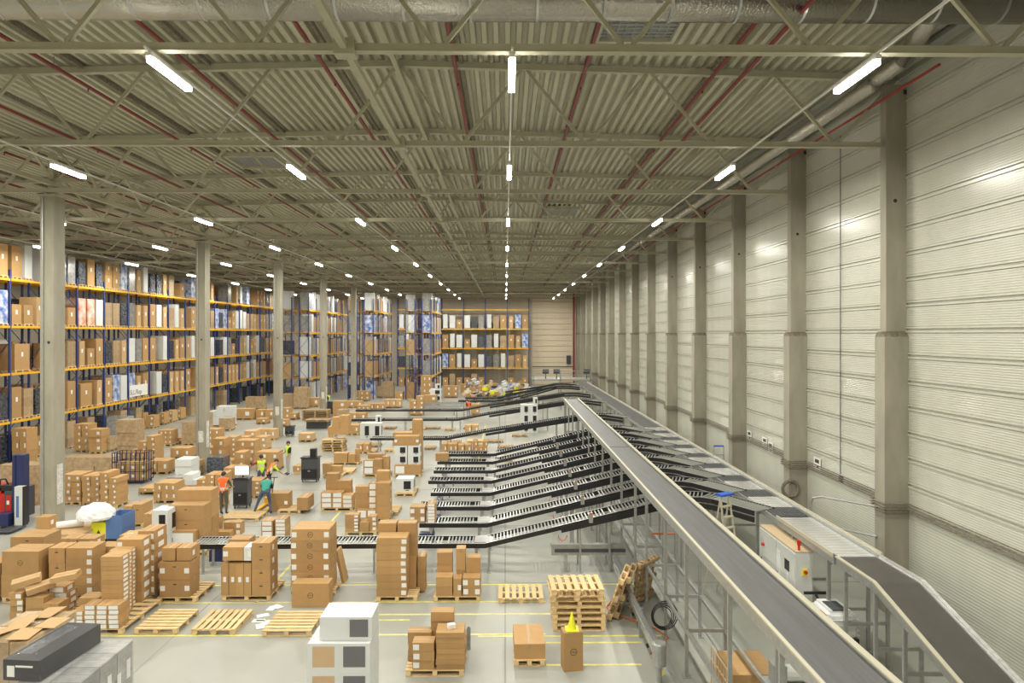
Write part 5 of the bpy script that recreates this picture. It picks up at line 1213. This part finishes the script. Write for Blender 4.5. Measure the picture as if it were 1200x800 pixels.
# ---------------------------------------------------------------- people
def person(lab, foot, yaw, pose, cl, H=1.75):
    """pose: joint -> (right, forward, up) offsets in metres for a 1.75 m figure; yaw 0 faces +y"""
    J = dict(pelvis=(0,0,.95), waist=(0,0,1.10), chest=(0,0,1.32), neck=(0,.0,1.48), head=(0,.02,1.60), top=(0,.02,1.72),
        hl=(-.10,0,.92), kl=(-.11,.03,.50), al=(-.11,0,.09), tl=(-.12,.16,.03), hr=(.10,0,.92), kr=(.11,.03,.50), ar=(.11,0,.09), tr=(.12,.16,.03),
        sl=(-.18,0,1.42), el=(-.23,.02,1.14), wl=(-.24,.10,.90), sr=(.18,0,1.42), er=(.23,.02,1.14), wr=(.24,.10,.90))
    J.update(pose)
    rad = dict(pelvis=.135, waist=.125, chest=.15, neck=.06, head=.095, top=.075, hl=.095, kl=.062, al=.045, tl=.038, hr=.095, kr=.062, ar=.045, tr=.038, sl=.07, el=.045, wl=.03, sr=.07, er=.045, wr=.03)
    E = [('pelvis','waist'),('waist','chest'),('chest','neck'),('neck','head'),('head','top'),('pelvis','hl'),('hl','kl'),('kl','al'),('al','tl'),('pelvis','hr'),('hr','kr'),('kr','ar'),('ar','tr'),('chest','sl'),('sl','el'),('el','wl'),('chest','sr'),('sr','er'),('er','wr')]
    for s in 'lr':
        wv = Vector(J['w'+s]); d = (wv-Vector(J['e'+s])).normalized(); side = d.cross(Vector((0,1,0.01))).normalized()
        pm_ = wv+d*.07; J['p'+s] = tuple(pm_); rad['p'+s] = .026; E.append(('w'+s, 'p'+s))
        for k in range(4):
            f0 = pm_+side*(.021*(k-1.5))+d*.02; f1 = f0+d*(.045+.008*(k in (1,2))); f2 = f1+d*.03+Vector((0,.012,-.005))
            for nm, v, r in (('f0', f0, .010), ('f1', f1, .009), ('f2', f2, .007)): J['%s%s%d' % (nm, s, k)] = tuple(v); rad['%s%s%d' % (nm, s, k)] = r
            E += [('p'+s, 'f0%s%d' % (s, k)), ('f0%s%d' % (s, k), 'f1%s%d' % (s, k)), ('f1%s%d' % (s, k), 'f2%s%d' % (s, k))]
        th = wv+d*.035+side*.04; J['th'+s] = tuple(th); rad['th'+s] = .010; J['ti'+s] = tuple(th+d*.035+side*.012); rad['ti'+s] = .008
        E += [('w'+s, 'th'+s), ('th'+s, 'ti'+s)]
    names = list(J); idx = {n: i for i, n in enumerate(names)}
    k = H/1.75
    me = bpy.data.meshes.new('sk'); me.from_pydata([Vector(J[n])*k for n in names], [(idx[a], idx[b]) for a, b in E], [])
    o = bpy.data.objects.new('sk', me); COL.objects.link(o)
    md = o.modifiers.new('s', 'SKIN'); sv = me.skin_vertices[0].data
    for n in names: sv[idx[n]].radius = (rad[n]*k, rad[n]*k)
    sv[idx['chest']].radius = (.17*k, .11*k); sv[idx['waist']].radius = (.14*k, .10*k)
    sv[idx['pelvis']].use_root = True
    md.use_smooth_shade = True; sd = o.modifiers.new('d', 'SUBSURF'); sd.levels = 1
    bpy.context.view_layer.update()
    nm = bpy.data.meshes.new_from_object(o.evaluated_get(bpy.context.evaluated_depsgraph_get())); bpy.data.objects.remove(o)
    nm.name = 'body'
    reg = dict(torso=[('pelvis','waist'),('waist','chest'),('chest','neck'),('chest','sl'),('chest','sr')], legs=[('pelvis','hl'),('hl','kl'),('kl','al'),('pelvis','hr'),('hr','kr'),('kr','ar')], shoes=[('al','tl'),('ar','tr')], sleeve=[('sl','el'),('sr','er')])
    cnt = {a: 0 for a in reg}
    mats = ['skin', cl['shirt'], cl['legs'], 'blackcl']
    nm.materials.clear()
    for m in mats: nm.materials.append(M[m])
    def dist(p, a, b):
        a = Vector(J[a])*k; b = Vector(J[b])*k; t_ = max(0, min(1, (p-a).dot(b-a)/max(1e-6, (b-a).length_squared))); return (p-(a+(b-a)*t_)).length
    vest = []
    for f in nm.polygons:
        p = f.center; best = min(E, key=lambda e_: dist(p, *e_)); f.use_smooth = True
        r = next((a for a, l in reg.items() if best in l), 'skin')
        f.material_index = {'torso': 1, 'legs': 2, 'shoes': 3, 'sleeve': 1}.get(r, 0)
        if r == 'torso' : vest.append(f.index)
    yw = yaw
    t = thing('person', lab, 'person', foot, yw)
    obj('body', nm, t)
    if cl.get('vest'):
        bm = bmesh.new(); bm.from_mesh(nm); bm.faces.ensure_lookup_table(); keep = set(vest)
        bmesh.ops.delete(bm, geom=[f for f in bm.faces if f.index not in keep], context='FACES')
        bm.normal_update()
        for v in bm.verts: v.co += v.normal*.018
        vm = bpy.data.meshes.new('vest'); bm.to_mesh(vm); bm.free(); vm.materials.clear(); vm.materials.append(M[cl['vest']]); vm.materials.append(M['reflect'])
        P0 = Vector(J['pelvis'])*k; C0 = Vector(J['neck'])*k; ax = (C0-P0)
        for f in vm.polygons:
            s_ = (f.center-P0).dot(ax)/ax.length_squared; f.material_index = 1 if (.22 < s_ < .32 or .5 < s_ < .6) and cl['vest'] != 'teal' else 0
        obj('vest', vm, t)
    hd = Vector(J['head'])*k; up = (Vector(J['top'])-Vector(J['head'])).normalized()
    bm = bmesh.new(); bmesh.ops.create_uvsphere(bm, u_segments=14, v_segments=9, radius=1)
    for v in bm.verts: v.co = Vector((v.co.x*.098, v.co.y*.108-.012, max(v.co.z, -.15-.7*(v.co.y < -.2))*.10+.055))
    hm = bpy.data.meshes.new('hair'); bm.to_mesh(hm); bm.free(); hm.materials.append(M[cl.get('hair', 'hair')])
    h_ = obj('hair', hm, t, hd); h_.rotation_mode = 'QUATERNION'; h_.rotation_quaternion = Vector((0, 0, 1)).rotation_difference(up)
    fc = MB()
    q = Vector((0, 0, 1)).rotation_difference(up)
    def fp(x, y, z): return hd+q @ Vector((x, y, z))
    MB().tube(fp(0, .09, .015), fp(0, .125, -.005), .014, 6).tube(fp(-.1, 0, .01), fp(-.115, 0, .02), .025, 8).tube(fp(.1, 0, .01), fp(.115, 0, .02), .025, 8).build('nose_and_ears', 'skin', t)
    MB().tube(fp(-.035, .088, .03), fp(-.035, .100, .03), .011, 8).tube(fp(.035, .088, .03), fp(.035, .100, .03), .011, 8).build('eyes', 'ink', t)
    MB().tube(fp(-.025, .092, -.035), fp(.025, .092, -.035), .008, 6).build('mouth', 'redcl', t)
    return t
def at(px, py): c = P(px, py, ZF(py)); return (c.x, c.y, 0)
person('person in an orange vest seen from behind at the computer cart', at(262, 603), -.1, dict(el=(-.26,.12,1.16), wl=(-.2,.36,1.08), er=(.26,.12,1.16), wr=(.2,.36,1.08)), dict(shirt='khaki', legs='khaki', vest='hiviso'))
bend = dict(pelvis=(0,-.10,.92), waist=(0,.05,1.05), chest=(.0,.22,1.20), neck=(0,.36,1.27), head=(0,.48,1.27), top=(0,.58,1.28), sl=(-.18,.24,1.22), sr=(.18,.24,1.22), el=(-.2,.36,.96), er=(.2,.36,.96), wl=(-.15,.5,.75), wr=(.17,.5,.75),
  hl=(-.12,-.1,.9), hr=(.12,-.1,.9), kl=(-.28,.0,.50), al=(-.42,-.08,.09), tl=(-.46,.08,.03), kr=(.16,.05,.48), ar=(.20,-.05,.09), tr=(.22,.12,.03))
person('person in a teal vest and blue jeans bending over a hand pallet truck', at(311, 602), .15, bend, dict(shirt='blackcl', legs='jeans', vest='teal'))
reach = dict(chest=(0,.05,1.32), el=(-.38,.2,1.25), wl=(-.55,.4,1.20), er=(.3,.2,1.15), wr=(.3,.42,1.0))
person('person in a yellow hi-vis vest reaching to the left among the cartons', at(306, 577), .7, reach, dict(shirt='redcl', legs='jeans', vest='hivisy'))
person('person in an orange hi-vis vest leaning forward next to the yellow-vested one', at(315, 580), -1.0, dict(waist=(0,.04,1.08), chest=(0,.16,1.26), neck=(0,.25,1.38), head=(0,.32,1.47), top=(0,.38,1.57), sl=(-.18,.17,1.32), sr=(.18,.17,1.32), el=(-.22,.36,1.12), wl=(-.15,.55,.95), er=(.22,.36,1.12), wr=(.15,.55,.95)), dict(shirt='hivisy', legs='blackcl', vest='hiviso'))
person('person in a yellow hi-vis vest and light trousers standing by the dark cabinet', at(338, 556), 2.3, dict(wr=(.2,.3,1.1), er=(.25,.05,1.15)), dict(shirt='blackcl', legs='greytr', vest='hivisy'))
person('distant person in an orange vest among the long chutes', at(549, 491), .6, dict(waist=(0,.03,1.08), chest=(0,.12,1.28), neck=(0,.18,1.42), head=(0,.24,1.53), top=(0,.28,1.64)), dict(shirt='redcl', legs='greytr', vest='hiviso'))
person('distant person in a yellow vest right of the fourth column', at(385, 482), 1.4, {}, dict(shirt='blackcl', legs='jeans', vest='hivisy'))
c = at(309, 603)
t = thing('hand_pallet_truck', 'orange-wheeled hand pallet truck at the feet of the bending person', 'pallet truck', (c[0]-.5, c[1]+.35, 0))
MB().box(0, .16, 0, 1.1, .07, .12).box(.38, .54, 0, 1.1, .07, .12).build('forks', 'yellow', t); MB().box(.02, .52, 1.1, 1.3, .07, .35).build('pump', 'yellow', t); MB().tube((.27, 1.3, .3), (.27, 1.6, 1.1), .02, 6).tube((.12, 1.6, 1.1), (.42, 1.6, 1.1), .02, 6).build('handle', 'black', t)
for x in (.08, .46): MB().tube((x-.04, .1, .04), (x+.04, .1, .04), .04, 8).build('wheel', 'black', t)
MB().tube((.22,1.2,.09),(.32,1.2,.09),.09,10).build('wheel','black',t)
carton(c[0]+.45, c[1]+.75, .0, .75, .6, .75, 'brown carton in front of the bending person', lab='r', force=True)
tag(MB().path([tuple(Vector((3.3,15.5,.02))+Vector((.6*math.sin(i*.8), i*.45, 0))) for i in range(8)], .02, 6).build('orange_strap', 'orangecord'), 'orange strap snaking on the floor behind the guard rail', 'strap')
tag(MB().bar((XW(765, 19.5), 19.6, 1.55), (XW(820, 19.5), 19.6, 1.55), .05, .04).build('timber_batten', 'orangecord'), 'orange brown batten tied across the belt legs', 'batten')
c = P(606, 787, 14.6)
